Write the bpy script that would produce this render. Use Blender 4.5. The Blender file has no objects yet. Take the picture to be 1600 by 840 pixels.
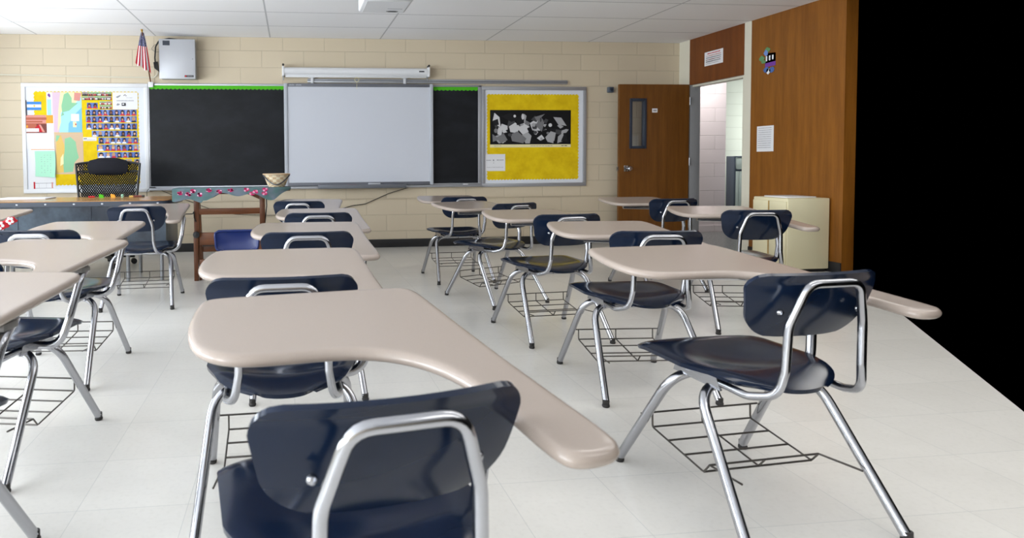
import bpy, bmesh, math, random
from mathutils import Vector, Matrix
random.seed(7)
S = bpy.context.scene
COL = S.collection
PI = math.pi

# ------------------------------------------------------------------ materials
def lin(c):
    return tuple(((v/255)/12.92 if v/255 <= .04045 else ((v/255+.055)/1.055)**2.4) for v in c) + (1,)

def mat(name, rgb, rough=.5, metal=0., spec=.5, coat=0.):
    m = bpy.data.materials.new(name); m.use_nodes = True
    b = m.node_tree.nodes['Principled BSDF']
    b.inputs['Base Color'].default_value = lin(rgb)
    b.inputs['Roughness'].default_value = rough
    b.inputs['Metallic'].default_value = metal
    b.inputs['Specular IOR Level'].default_value = spec
    b.inputs['Coat Weight'].default_value = coat
    return m

class NT:
    def __init__(s, m):
        s.m = m; s.t = m.node_tree; s.b = s.t.nodes['Principled BSDF']
    def n(s, kind, **kw):
        x = s.t.nodes.new('ShaderNode'+kind)
        for k, v in kw.items(): setattr(x, k, v)
        return x
    def l(s, a, b): s.t.links.new(a, b)
    def math(s, op, a, b=None):
        x = s.n('Math', operation=op)
        for i, v in enumerate((a, b)):
            if v is None: continue
            if isinstance(v, (int, float)): x.inputs[i].default_value = v
            else: s.l(v, x.inputs[i])
        return x.outputs[0]
    def mix(s, fac, a, b, blend='MIX'):
        x = s.n('Mix', data_type='RGBA', blend_type=blend)
        if isinstance(fac, (int, float)): x.inputs['Factor'].default_value = fac
        else: s.l(fac, x.inputs['Factor'])
        for sock, v in ((x.inputs[6], a), (x.inputs[7], b)):
            if isinstance(v, tuple): sock.default_value = v
            else: s.l(v, sock)
        return x.outputs[2]
    def coord(s, kind='Object'):
        return s.n('TexCoord').outputs[kind]
    def noise(s, vec, scale, detail=3., rough=.5):
        x = s.n('TexNoise'); s.l(vec, x.inputs['Vector'])
        x.inputs['Scale'].default_value = scale; x.inputs['Detail'].default_value = detail
        x.inputs['Roughness'].default_value = rough
        return x.outputs['Fac']
    def ramp(s, fac, lo, hi):
        x = s.n('MapRange'); s.l(fac, x.inputs['Value'])
        x.inputs['From Min'].default_value = lo; x.inputs['From Max'].default_value = hi
        return x.outputs['Result']
    def bump(s, h, strength, dist):
        x = s.n('Bump'); s.l(h, x.inputs['Height'])
        x.inputs['Strength'].default_value = strength; x.inputs['Distance'].default_value = dist
        s.l(x.outputs['Normal'], s.b.inputs['Normal'])
    def color(s, c): s.l(c, s.b.inputs['Base Color'])
    def rough(s, r): s.l(r, s.b.inputs['Roughness'])

def block_mat(name, rgb, axis='X', x0=-.0975):
    m = mat(name, rgb, .55, spec=.35); t = NT(m)
    sp = t.n('SeparateXYZ'); t.l(t.coord(), sp.inputs[0])
    cb = t.n('CombineXYZ')
    t.l(t.math('SUBTRACT', sp.outputs[axis], x0-50.9), cb.inputs[0])
    t.l(t.math('SUBTRACT', sp.outputs['Z'], .612-20.3), cb.inputs[1])
    bk = t.n('TexBrick'); t.l(cb.outputs[0], bk.inputs['Vector'])
    bk.offset = .5; bk.offset_frequency = 2
    for k, v in (('Scale', 1.), ('Mortar Size', .005), ('Mortar Smooth', .6), ('Brick Width', .509), ('Row Height', .203), ('Bias', 0.)):
        bk.inputs[k].default_value = v
    a = lin(rgb); bk.inputs['Color1'].default_value = a
    bk.inputs['Color2'].default_value = tuple(x*.965 for x in a[:3])+(1,)
    bk.inputs['Mortar'].default_value = tuple(x*.84 for x in a[:3])+(1,)
    nz = t.noise(t.coord(), 3.0, 4)
    t.color(t.mix(t.math('MULTIPLY', nz, .12), bk.outputs['Color'], tuple(x*.8 for x in a[:3])+(1,)))
    fine = t.noise(t.coord(), 180, 2)
    h = t.math('SUBTRACT', t.math('MULTIPLY', fine, .12), bk.outputs['Fac'])
    t.bump(h, .55, .006)
    return m

def wood_mat(name, dark, light, axis=2, scale=9., rough=.4):
    m = mat(name, dark, rough, spec=.4); t = NT(m)
    mp = t.n('Mapping'); t.l(t.coord(), mp.inputs['Vector'])
    sc = [scale*1.0, scale*1.0, scale*1.0]; sc[axis] = scale*.07
    mp.inputs['Scale'].default_value = sc
    n1 = t.noise(mp.outputs[0], 1.6, 6, .62)
    n2 = t.noise(mp.outputs[0], 9, 3, .6)
    f = t.math('ADD', t.math('MULTIPLY', n1, .75), t.math('MULTIPLY', n2, .25))
    t.color(t.mix(t.ramp(f, .34, .66), lin(dark), lin(light)))
    return m

M = {}
M['wall'] = block_mat('painted_block', (204, 190, 166))
M['wall_side'] = block_mat('painted_block_side', (200, 190, 168), 'Y')
M['hall_block'] = block_mat('hall_block', (222, 212, 214), 'X', .1)
M['hall_side'] = block_mat('hall_side_block', (226, 228, 214), 'Y', .1)
M['cream'] = mat('cream_paint', (212, 208, 192), .45)
M['cream_cab'] = mat('cream_enamel', (222, 214, 180), .4)
M['tan'] = mat('tan_trim', (176, 146, 90), .5)
M['black_base'] = mat('black_cove_base', (26, 26, 29), .45)
M['chrome'] = mat('chrome', (176, 177, 182), .2, 1.)
M['steel'] = mat('grey_steel', (150, 152, 156), .35, .8)
M['darkwire'] = mat('dark_wire', (92, 88, 84), .35, .8)
M['alu'] = mat('aluminium', (168, 170, 176), .4, .55)
M['alu_dark'] = mat('aluminium_dark', (104, 107, 114), .45, .3)
M['bracket'] = mat('bracket_steel', (120, 118, 116), .4, .6)
M['black'] = mat('black_plastic', (18, 18, 20), .45)
M['rubber'] = mat('dark_rubber', (40, 38, 37), .6)
M['white'] = mat('white_paint', (218, 219, 222), .45)
M['paper'] = mat('white_paper', (222, 222, 225), .8, spec=.15)
M['ink'] = mat('ink', (62, 60, 66), .8, spec=.1)
M['grey_ink'] = mat('grey_ink', (150, 150, 156), .8, spec=.1)
M['red'] = mat('red_ink', (190, 40, 50), .7, spec=.15)
M['orange'] = mat('orange_ink', (232, 160, 60), .7, spec=.15)
M['brick_red'] = mat('terracotta_print', (176, 96, 74), .6, spec=.2)
M['dusk'] = mat('dusk_print', (116, 62, 54), .6, spec=.2)
M['pink'] = mat('pink_print', (206, 140, 130), .6, spec=.2)
M['mapgreen'] = mat('map_green', (136, 190, 150), .6, spec=.2)
M['mapblue'] = mat('map_blue', (160, 212, 236), .6, spec=.2)
M['mapblue2'] = mat('map_blue_deep', (120, 186, 226), .6, spec=.2)
M['mapcream'] = mat('map_cream', (232, 222, 172), .6, spec=.2)
M['maplilac'] = mat('map_lilac', (208, 182, 200), .6, spec=.2)
M['maptan'] = mat('map_tan', (204, 176, 146), .6, spec=.2)
M['mapochre'] = mat('map_ochre', (214, 180, 100), .6, spec=.2)
M['mint'] = mat('mint_paper', (168, 222, 194), .75, spec=.15)
M['flagblue'] = mat('flag_light_blue', (70, 132, 200), .7, spec=.15)
M['gold'] = mat('gold', (190, 150, 70), .35, .6)
M['yellow'] = mat('yellow_paper', (246, 212, 22), .75, spec=.15)
t = NT(M['yellow']); nz = t.noise(t.coord(), 7, 4, .6); t.bump(nz, .35, .02)
t.color(t.mix(t.ramp(nz, .35, .7), lin((228, 198, 24)), lin((208, 174, 16))))
M['greenborder'] = mat('green_border', (78, 176, 36), .7, spec=.15)
M['whiteboard'] = mat('white_board', (196, 199, 208), .35, spec=.35)
M['board_trim'] = mat('board_grey', (96, 98, 106), .45)
M['board_side'] = mat('board_side_grey', (176, 180, 188), .45)
M['pinsheet'] = mat('pin_board_white', (214, 217, 224), .7, spec=.2)
M['chalk'] = mat('chalkboard', (30, 33, 38), .5, spec=.2)
t = NT(M['chalk'])
mp = t.n('Mapping'); t.l(t.coord(), mp.inputs['Vector']); mp.inputs['Scale'].default_value = (1.2, 1, 2.2); mp.inputs['Rotation'].default_value = (0, .5, 0)
nz = t.noise(mp.outputs[0], 2.2, 5, .6)
t.color(t.mix(t.ramp(nz, .42, .85), lin((21, 23, 27)), lin((36, 39, 44))))
M['navy'] = mat('navy_plastic', (13, 26, 47), .17, spec=.3)
M['blueplastic'] = mat('blue_plastic', (18, 40, 104), .3)
M['laminate'] = mat('beige_laminate', (203, 190, 178), .22, spec=.5)
t = NT(M['laminate']); nz = t.noise(t.coord(), 420, 2); nb = t.noise(t.coord(), 5, 3)
t.color(t.mix(t.math('MULTIPLY', nz, .35), lin((160, 147, 137)), lin((140, 126, 117))))
M['floor'] = mat('vinyl_tile', (196, 195, 190), .3, spec=.5)
t = NT(M['floor'])
bk = t.n('TexBrick'); t.l(t.coord(), bk.inputs['Vector']); bk.offset = 0.
for k, v in (('Scale', 1.), ('Mortar Size', .0012), ('Mortar Smooth', .3), ('Brick Width', .338), ('Row Height', .338), ('Bias', -.2)):
    bk.inputs[k].default_value = v
bk.inputs['Color1'].default_value = lin((228, 225, 219)); bk.inputs['Color2'].default_value = lin((222, 219, 213))
bk.inputs['Mortar'].default_value = lin((200, 200, 197))
n1 = t.noise(t.coord(), 4, 5, .65); n2 = t.noise(t.coord(), 60, 3)
c = t.mix(t.math('MULTIPLY', t.ramp(n1, .3, .75), .22), bk.outputs['Color'], lin((196, 193, 186)))
c = t.mix(t.math('MULTIPLY', t.ramp(n2, .5, .8), .16), c, lin((186, 182, 175)))
t.color(c)
t.rough(t.math('ADD', t.math('MULTIPLY', n1, .07), .18))
t.bump(n1, .1, .01)
M['ceiling'] = mat('ceiling_tile', (226, 227, 230), .85, spec=.15)
t = NT(M['ceiling'])
bk = t.n('TexBrick'); 
mp = t.n('Mapping'); t.l(t.coord(), mp.inputs['Vector']); mp.inputs['Location'].default_value = (40*1.352+.329, 40*.667-7.283, 0)
t.l(mp.outputs[0], bk.inputs['Vector']); bk.offset = 0.
for k, v in (('Scale', 1.), ('Mortar Size', .009), ('Mortar Smooth', .15), ('Brick Width', 1.354), ('Row Height', .667), ('Bias', 0.)):
    bk.inputs[k].default_value = v
bk.inputs['Color1'].default_value = lin((248, 248, 250)); bk.inputs['Color2'].default_value = lin((246, 246, 249))
bk.inputs['Mortar'].default_value = lin((196, 197, 201))
nz = t.noise(t.coord(), 90, 3); t.color(t.mix(t.math('MULTIPLY', nz, .1), bk.outputs['Color'], lin((190, 191, 195))))
t.bump(bk.outputs['Fac'], -.5, .006)
M['terrazzo'] = mat('speckled_terrazzo', (110, 112, 112), .3)
t = NT(M['terrazzo']); nz = t.noise(t.coord(), 45, 3, .8); t.color(t.mix(t.ramp(nz, .4, .6), lin((74, 78, 80)), lin((150, 150, 148))))
M['door'] = wood_mat('door_veneer', (92, 54, 15), (118, 74, 26), 2, 10)
M['panel'] = wood_mat('panel_veneer', (92, 46, 12), (118, 64, 20), 2, 9)
M['panel_v'] = wood_mat('panel_veneer_upright', (112, 66, 18), (140, 88, 30), 2, 9)
M['oak'] = wood_mat('brown_oak', (84, 44, 20), (124, 72, 36), 0, 16)
M['oak_v'] = wood_mat('brown_oak_upright', (76, 40, 19), (112, 64, 33), 2, 16)
M['desktop'] = wood_mat('desk_woodgrain', (150, 106, 62), (186, 142, 92), 0, 9, .22)
M['slate'] = mat('slate_enamel', (74, 84, 98), .32, .25)
t = NT(M['slate']); nz = t.noise(t.coord(), 3.4, 4, .6)
t.color(t.mix(t.ramp(nz, .4, .7), lin((40, 47, 58)), lin((78, 92, 106)))); 
M['slate_dark'] = mat('slate_trim', (44, 52, 66), .35)
M['frame_grey'] = mat('door_frame_grey', (140, 140, 142), .4)
M['greyblue'] = mat('slate_side', (82, 92, 104), .45)
M['pale_green'] = mat('pale_green_metal', (196, 212, 206), .4)
M['box_grey'] = mat('grey_enamel', (182, 184, 190), .4, .15)
M['glass'] = mat('glass', (235, 240, 245), .03)
M['glass'].node_tree.nodes['Principled BSDF'].inputs['Transmission Weight'].default_value = 1.
M['straw'] = mat('straw', (206, 178, 130), .7)
t = NT(M['straw'])
wv = t.n('TexChecker'); t.l(t.coord('UV'), wv.inputs['Vector']); wv.inputs['Scale'].default_value = 1.
wv.inputs['Color1'].default_value = lin((214, 196, 160)); wv.inputs['Color2'].default_value = lin((178, 134, 84))
nz = t.noise(t.coord(), 30, 2); t.color(t.mix(t.math('MULTIPLY', nz, .6), wv.outputs['Color'], lin((206, 206, 190))))
M['floral'] = mat('floral_teal_cloth', (88, 112, 114), .8, spec=.15)
t = NT(M['floral']); nz = t.noise(t.coord(), 14, 4); t.color(t.mix(t.ramp(nz, .4, .65), lin((82, 108, 108)), lin((104, 112, 124))))
M['magenta'] = mat('magenta_flower', (186, 40, 96), .8, spec=.15)
M['lightpink'] = mat('pale_pink_flower', (232, 170, 196), .8, spec=.15)
M['mesh'] = mat('chair_mesh', (24, 24, 27), .7, spec=.2)
M['padding'] = mat('charcoal_padding', (30, 30, 36), .85, spec=.15)
M['flag'] = mat('flag_cloth', (230, 228, 230), .8, spec=.15)
t = NT(M['flag'])
uv = t.n('SeparateXYZ'); t.l(t.coord('UV'), uv.inputs[0])
st = t.math('LESS_THAN', t.math('MODULO', t.math('MULTIPLY', uv.outputs[0], 9), 2.), 1.)
base = t.mix(st, lin((226, 222, 224)), lin((160, 14, 34)))
cb = t.n('CombineXYZ'); t.l(t.math('MULTIPLY', uv.outputs[0], 15), cb.inputs[0]); t.l(t.math('MULTIPLY', uv.outputs[1], 26), cb.inputs[1])
vo = t.n('TexVoronoi'); t.l(cb.outputs[0], vo.inputs['Vector']); vo.inputs['Scale'].default_value = 1.; vo.inputs['Randomness'].default_value = .15
canton = t.mix(t.math('LESS_THAN', vo.outputs['Distance'], .24), lin((30, 36, 86)), lin((226, 226, 232)))
inc = t.math('GREATER_THAN', uv.outputs[1], .62)
t.color(t.mix(inc, base, canton))
M['skin'] = [mat('photo_skin_light', (214, 168, 146), .5, spec=.2), mat('photo_skin_mid', (182, 130, 108), .5, spec=.2), mat('photo_skin_deep', (126, 84, 68), .5, spec=.2)]
M['hair'] = [mat('photo_hair_black', (34, 28, 34), .5, spec=.2), mat('photo_hair_brown', (74, 48, 40), .5, spec=.2), mat('photo_hair_fair', (176, 140, 92), .5, spec=.2)]
M['top'] = [mat('photo_top_red', (186, 36, 62), .5, spec=.2), mat('photo_top_black', (36, 34, 44), .5, spec=.2), mat('photo_top_white', (222, 222, 226), .5, spec=.2)]
M['bg'] = [mat('photo_blue', (72, 104, 180), .5, spec=.2), mat('photo_blue_pale', (112, 140, 204), .5, spec=.2), mat('photo_grey', (150, 152, 160), .5, spec=.2)]
M['purple'] = mat('purple_card', (110, 54, 150), .7)
M['leaf'] = mat('green_card', (92, 140, 92), .7)
M['steelblue'] = mat('blue_card', (70, 100, 160), .7)
M['hotpink'] = mat('hot_pink_card', (206, 30, 130), .7)

# ------------------------------------------------------------------ mesh builder
def fillet(pts, r, n=6):
    pts = [Vector(p) for p in pts]; out = [pts[0]]
    rr = r if isinstance(r, (list, tuple)) else [r]*len(pts)
    for i in range(1, len(pts)-1):
        a, b, c = pts[i-1], pts[i], pts[i+1]
        u = (a-b); v = (c-b); lu, lv = u.length, v.length; u.normalize(); v.normalize()
        ang = u.angle(v)
        if ang > PI-.02: out.append(b); continue
        d = min(rr[i]/math.tan(ang/2), lu*.49, lv*.49)
        p, q = b+u*d, b+v*d
        for k in range(n+1):
            s = k/n; out.append(p*(1-s)**2+b*2*s*(1-s)+q*s*s)
    out.append(pts[-1]); return out

class MB:
    def __init__(s):
        s.v = []; s.f = []; s.mi = []; s.mats = []; s.uv = {}
    def m(s, mt):
        if mt not in s.mats: s.mats.append(mt)
        return s.mats.index(mt)
    def add(s, verts, faces, mt):
        o = len(s.v); s.v += [tuple(x) for x in verts]; k = s.m(mt)
        for f in faces: s.f.append(tuple(i+o for i in f)); s.mi.append(k)
        return o
    def box(s, x0, x1, y0, y1, z0, z1, mt, bev=0., xf=None):
        bm = bmesh.new(); bmesh.ops.create_cube(bm, size=1)
        for v in bm.verts:
            v.co = Vector(((x0+x1)/2+v.co.x*(x1-x0), (y0+y1)/2+v.co.y*(y1-y0), (z0+z1)/2+v.co.z*(z1-z0)))
        if bev > 0:
            bmesh.ops.bevel(bm, geom=list(bm.edges), offset=bev, segments=2, profile=.5, affect='EDGES')
        if xf is not None: bm.transform(xf)
        bm.verts.index_update()
        s.add([v.co for v in bm.verts], [[v.index for v in f.verts] for f in bm.faces], mt); bm.free(); return s
    def tube(s, pts, r, mt, n=10, caps=True, closed=False):
        pts = [Vector(p) for p in pts]; N = len(pts)
        T = []
        for i in range(N):
            if closed: d = pts[(i+1) % N]-pts[i-1]
            else: d = pts[min(i+1, N-1)]-pts[max(i-1, 0)]
            T.append(d.normalized())
        ref = Vector((0, 0, 1)) if abs(T[0].z) < .9 else Vector((1, 0, 0))
        U = T[0].cross(ref).normalized(); rings = []
        for i in range(N):
            if i: U = (U-T[i]*U.dot(T[i])).normalized()
            V = T[i].cross(U); R = r[i] if isinstance(r, (list, tuple)) else r
            rings.append([pts[i]+(U*math.cos(2*PI*k/n)+V*math.sin(2*PI*k/n))*R for k in range(n)])
        vs = [p for g in rings for p in g]; fs = []
        for i in range(N if closed else N-1):
            j = (i+1) % N
            for k in range(n):
                fs.append((i*n+k, i*n+(k+1) % n, j*n+(k+1) % n, j*n+k))
        if caps and not closed:
            fs.append(tuple(range(n-1, -1, -1))); fs.append(tuple(range((N-1)*n, N*n)))
        s.add(vs, fs, mt); return s
    def lathe(s, prof, mt, c=(0, 0, 0), n=24, axis='Z', uvs=None):
        vs = []; fs = []
        for (r, z) in prof:
            for k in range(n):
                a = 2*PI*k/n; p = (r*math.cos(a), r*math.sin(a), z)
                if axis == 'Y': p = (p[0], p[2], p[1])
                if axis == 'X': p = (p[2], p[0], p[1])
                vs.append((p[0]+c[0], p[1]+c[1], p[2]+c[2]))
        for i in range(len(prof)-1):
            for k in range(n): fs.append((i*n+k, i*n+(k+1) % n, (i+1)*n+(k+1) % n, (i+1)*n+k))
        s.add(vs, fs, mt); return s
    def poly(s, pts, mt): s.add(pts, [tuple(range(len(pts)))], mt); return s
    def prism(s, pts, vec, mt):
        n = len(pts); v = Vector(vec); a = [Vector(p) for p in pts]; b = [p+v for p in a]
        fs = [tuple(range(n-1, -1, -1)), tuple(range(n, 2*n))]+[(i, (i+1) % n, n+(i+1) % n, n+i) for i in range(n)]
        s.add(a+b, fs, mt); return s
    def grid(s, fn, nu, nv, mt, thick=None, uv=False):
        """fn(u,v)->point; optional thickness along the vertex normal"""
        P = [[Vector(fn(i/nu, j/nv)) for i in range(nu+1)] for j in range(nv+1)]
        W = nu+1; vs = [p for row in P for p in row]
        fs = [(j*W+i, j*W+i+1, (j+1)*W+i+1, (j+1)*W+i) for j in range(nv) for i in range(nu)]
        if thick:
            nn = []
            for j in range(nv+1):
                for i in range(nu+1):
                    du = P[j][min(i+1, nu)]-P[j][max(i-1, 0)]; dv = P[min(j+1, nv)][i]-P[max(j-1, 0)][i]
                    nn.append(du.cross(dv).normalized())
            K = len(vs); vs = vs+[p-n*thick for p, n in zip(vs, nn)]
            fs = fs+[tuple(i+K for i in reversed(f)) for f in fs]
            rim = [i for i in range(W)]+[j*W+nu for j in range(1, nv+1)]+[nv*W+i for i in range(nu-1, -1, -1)]+[j*W for j in range(nv-1, 0, -1)]
            for a, b in zip(rim, rim[1:]+rim[:1]): fs.append((b, a, a+K, b+K))
        o = s.add(vs, fs, mt)
        if uv:
            for j in range(nv+1):
                for i in range(nu+1): s.uv[o+j*W+i] = (i/nu, j/nv)
        return s
    def build(s, name, parent=None, loc=(0, 0, 0), ang=.62, smooth=True):
        me = bpy.data.meshes.new(name); me.from_pydata(s.v, [], s.f)
        for mt in s.mats: me.materials.append(mt)
        for p, k in zip(me.polygons, s.mi): p.material_index = k
        bm = bmesh.new(); bm.from_mesh(me)
        bmesh.ops.recalc_face_normals(bm, faces=bm.faces)
        for f in bm.faces: f.smooth = smooth
        for e in bm.edges:
            if len(e.link_faces) != 2 or e.calc_face_angle(0) > ang: e.smooth = False
        if s.uv:
            lay = bm.loops.layers.uv.new('UVMap'); bm.verts.ensure_lookup_table()
            for f in bm.faces:
                for lp in f.loops: lp[lay].uv = s.uv.get(lp.vert.index, (0, 0))
        bm.to_mesh(me); bm.free(); me.update()
        o = bpy.data.objects.new(name, me); COL.objects.link(o); o.location = loc
        if parent is not None: o.parent = parent
        return o

def tag(o, label, cat, group=None, kind=None):
    if label: o['label'] = label
    if cat: o['category'] = cat
    if group: o['group'] = group
    if kind: o['kind'] = kind
    return o
def thing(name, label, cat, loc=(0, 0, 0), rz=0., group=None):
    o = bpy.data.objects.new(name, None); COL.objects.link(o); o.empty_display_size = .05
    o.location = loc; o.rotation_euler = (0, 0, rz)
    return tag(o, label, cat, group)
def struct(mb, name, parent=None, **k):
    o = mb.build(name, parent, **k); o['kind'] = 'structure'; return o
KIDS = {}
def dup(o, parent=None):
    c = o.copy(); COL.objects.link(c)
    if parent is not None: c.parent = parent
    for ch in list(o.children): dup(ch, c)
    return c

# ------------------------------------------------------------------ the room
D = 7.95; XR = 5.07; XL = -3.95; HC = 2.6; Y0 = -6.2
b = MB()
b.prism([(XL-.2, Y0, -.1), (1.75, Y0, -.1), (1.75, .45, -.1), (5.1, 5.3, -.1), (5.1, D+.1, -.1), (XL-.3, D+.1, -.1)], (0, 0, .1), M['floor'])
struct(b, 'floor', smooth=False)
b = MB(); b.box(XL-.2, XR+.0, Y0, D+.1, HC, HC+.1, M['ceiling']); struct(b, 'ceiling', smooth=False)
b = MB(); b.box(XL-.2, XR+.12, D, D+.14, 0, HC, M['wall']); struct(b, 'wall_front', smooth=False)
# left wall with its row of windows
WIN = [(-5.7, -3.5), (-3.1, -.9), (-.5, 1.7), (2.1, 4.3), (4.8, 7.0)]
b = MB(); ys = [Y0]+[y for w in WIN for y in w]+[D]
for i in range(0, len(ys), 2): b.box(XL-.2, XL, ys[i], ys[i+1], 0, HC, M['wall_side'])
for (a, c) in WIN:
    b.box(XL-.2, XL, a, c, 0, .85, M['wall_side']); b.box(XL-.2, XL, a, c, 2.45, HC, M['wall_side'])
struct(b, 'wall_left', smooth=False)
b = MB(); b.box(XL-.2, XR, Y0-.15, Y0, 0, HC, M['wall']); struct(b, 'wall_back', smooth=False)
for i, (a, c) in enumerate(WIN):
    b = MB()
    for (y0, y1, z0, z1) in ((a, c, .85, .91), (a, c, 2.39, 2.45), (a, a+.05, .85, 2.45), (c-.05, c, .85, 2.45), ((a+c)/2-.02, (a+c)/2+.02, .85, 2.45), (a, c, 1.4, 1.44)):
        b.box(XL-.14, XL-.08, y0, y1, z0, z1, M['alu'])
    w = struct(b, 'window_%d' % (i+1), smooth=False)
    g = MB(); g.box(XL-.16, XL+.03, a-.02, c+.02, .82, .85, M['cream'], .004); struct(g, 'window_sill', w)
# right wall: cream strip at the corner, wooden transom, frame, wooden panel
b = MB(); b.box(XR, XR+.12, 7.73, D, 0, HC, M['cream']); b.box(XR, XR+.12, 6.62, 6.73, 0, HC, M['cream']); struct(b, 'trim_1', smooth=False)
b = MB(); b.box(XR, XR+.1, 6.73, 7.73, 2.025, HC, M['panel']); struct(b, 'trim_2', smooth=False)
b = MB(); b.box(XR, XR+.12, 5.4, 6.62, 0, HC, M['panel_v']); struct(b, 'wall_right', smooth=False)
b = MB(); b.box(XR-.012, XR, 5.4, 6.62, 0, .1, M['black_base'], .003); struct(b, 'baseboard_right')
b = MB(); b.box(XL, XR, D-.014, D, 0, .103, M['black_base'], .004); struct(b, 'baseboard_front')
b = MB(); b.box(XL, XR, D-.012, D, .604, .619, M['wall'], .003); struct(b, 'trim_3')
# doorway: frame, open leaf, corridor beyond it
b = MB(); b.box(XR+.0, XR+.14, 7.71, 7.74, 0, 2.02, M['frame_grey'], .004); b.box(XR+.0, XR+.14, 6.73, 6.75, 0, 2.02, M['cream'], .004)
b.box(XR+.03, XR+.14, 6.75, 7.71, 2.0, 2.025, M['cream'], .004)
struct(b, 'trim_4')
dr = thing('door_1', None, None, (XR-.02, 7.70, 0)); dr['kind'] = 'structure'
LW = .935; wx0, wx1, wz0, wz1 = -.78, -.60, 1.24, 1.83     # door window opening in leaf coordinates
b = MB()
for (x0, x1, z0, z1) in ((-LW, wx0, .012, 2.03), (wx1, 0, .012, 2.03), (wx0, wx1, .012, wz0), (wx0, wx1, wz1, 2.03)):
    b.box(x0, x1, 0, .044, z0, z1, M['door'])
lf = struct(b, 'door_leaf', dr, smooth=False)
b = MB()
for (x0, x1, z0, z1) in ((wx0-.022, wx0+.012, wz0-.022, wz1+.022), (wx1-.012, wx1+.022, wz0-.022, wz1+.022), (wx0, wx1, wz0-.022, wz0+.012), (wx0, wx1, wz1-.012, wz1+.022)):
    b.box(x0, x1, -.012, .056, z0, z1, M['slate_dark'], .003)
struct(b, 'window_frame', dr)
b = MB(); b.box(wx0, wx1, .02, .026, wz0, wz1, M['glass']); struct(b, 'window_pane', dr, smooth=False)
b = MB(); b.box(-.873, -.81, -.006, 0, .93, 1.005, M['chrome'], .002)
b.lathe([(0.0, -.075), (.02, -.075), (.03, -.062), (.03, -.045), (.014, -.03), (.014, 0)], M['chrome'], (-.815, 0, .967), 18, 'Y')
b.lathe([(0.0, .12), (.02, .12), (.03, .105), (.03, .09), (.014, .075), (.014, .044)], M['chrome'], (-.815, 0, .967), 18, 'Y')
b.box(-LW-.02, -LW+.004, .012, .034, .94, .99, M['chrome'], .002)
struct(b, 'door_knob', dr)
for z in (.25, 1.05, 1.82):
    b = MB(); b.tube([(.01, -.006, z-.05), (.01, -.006, z+.05)], .009, M['steel'], 10); struct(b, 'hinge', dr)
b = MB(); b.box(-.5, -.43, -.003, 0, 1.675, 1.725, M['paper'])
b.box(-.488, -.442, -.0036, -.003, 1.69, 1.71, M['grey_ink'])
tag(b.build('room_number_plate', None, (XR-.02, 7.70, 0), smooth=False), 'small white number plate on the brown open door', 'sign')
# corridor
b = MB(); b.prism([(XR, 6.65, -.1), (5.5, 6.65, -.1), (6.9, 7.9, -.1), (8.6, 10.6, -.1), (XR, 10.6, -.1)], (0, 0, .1), M['terrazzo']); struct(b, 'floor_hall', smooth=False)
b = MB(); b.box(XR+.1, 6.38, 8.84, 8.98, 0, HC, M['hall_block']); struct(b, 'wall_hall', smooth=False)
b = MB(); b.box(6.3, 8.6, 10.4, 10.55, 0, HC, M['hall_side']); struct(b, 'wall_hall_end', smooth=False)
b = MB(); b.prism([(XR+.12, 6.7, HC), (5.6, 6.7, HC), (6.9, 7.9, HC), (8.6, 10.6, HC), (XR+.12, 10.6, HC)], (0, 0, .08), M['white']); struct(b, 'ceiling_hall', smooth=False)
b = MB(); b.box(XR+.02, XR+.12, D, 8.9, 0, HC, M['hall_side']); struct(b, 'wall_hall_side', smooth=False)
b = MB(); b.box(XR+.1, 6.38, 8.826, 8.84, 0, .1, M['hall_block']); struct(b, 'baseboard_hall')
hc = thing('hall_cabinet', 'pale ribbed metal cabinet with slate side in the corridor beyond the doorway', 'cabinet', (6.385, 8.68, 0))
b = MB(); b.box(0, .03, -.02, .15, 0, 1.12, M['greyblue'], .006); b.box(.03, .62, .0, .15, 0, 1.12, M['greyblue'], .006); b.build('body', hc)
b = MB()
for k in range(9): b.box(.036+k*.062, .092+k*.062, -.014, 0, .05, .90, M['pale_green'], .006)
b.box(.034, .6, -.016, 0, .93, 1.10, M['pale_green'], .02); b.build('front_panel', hc)

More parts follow.
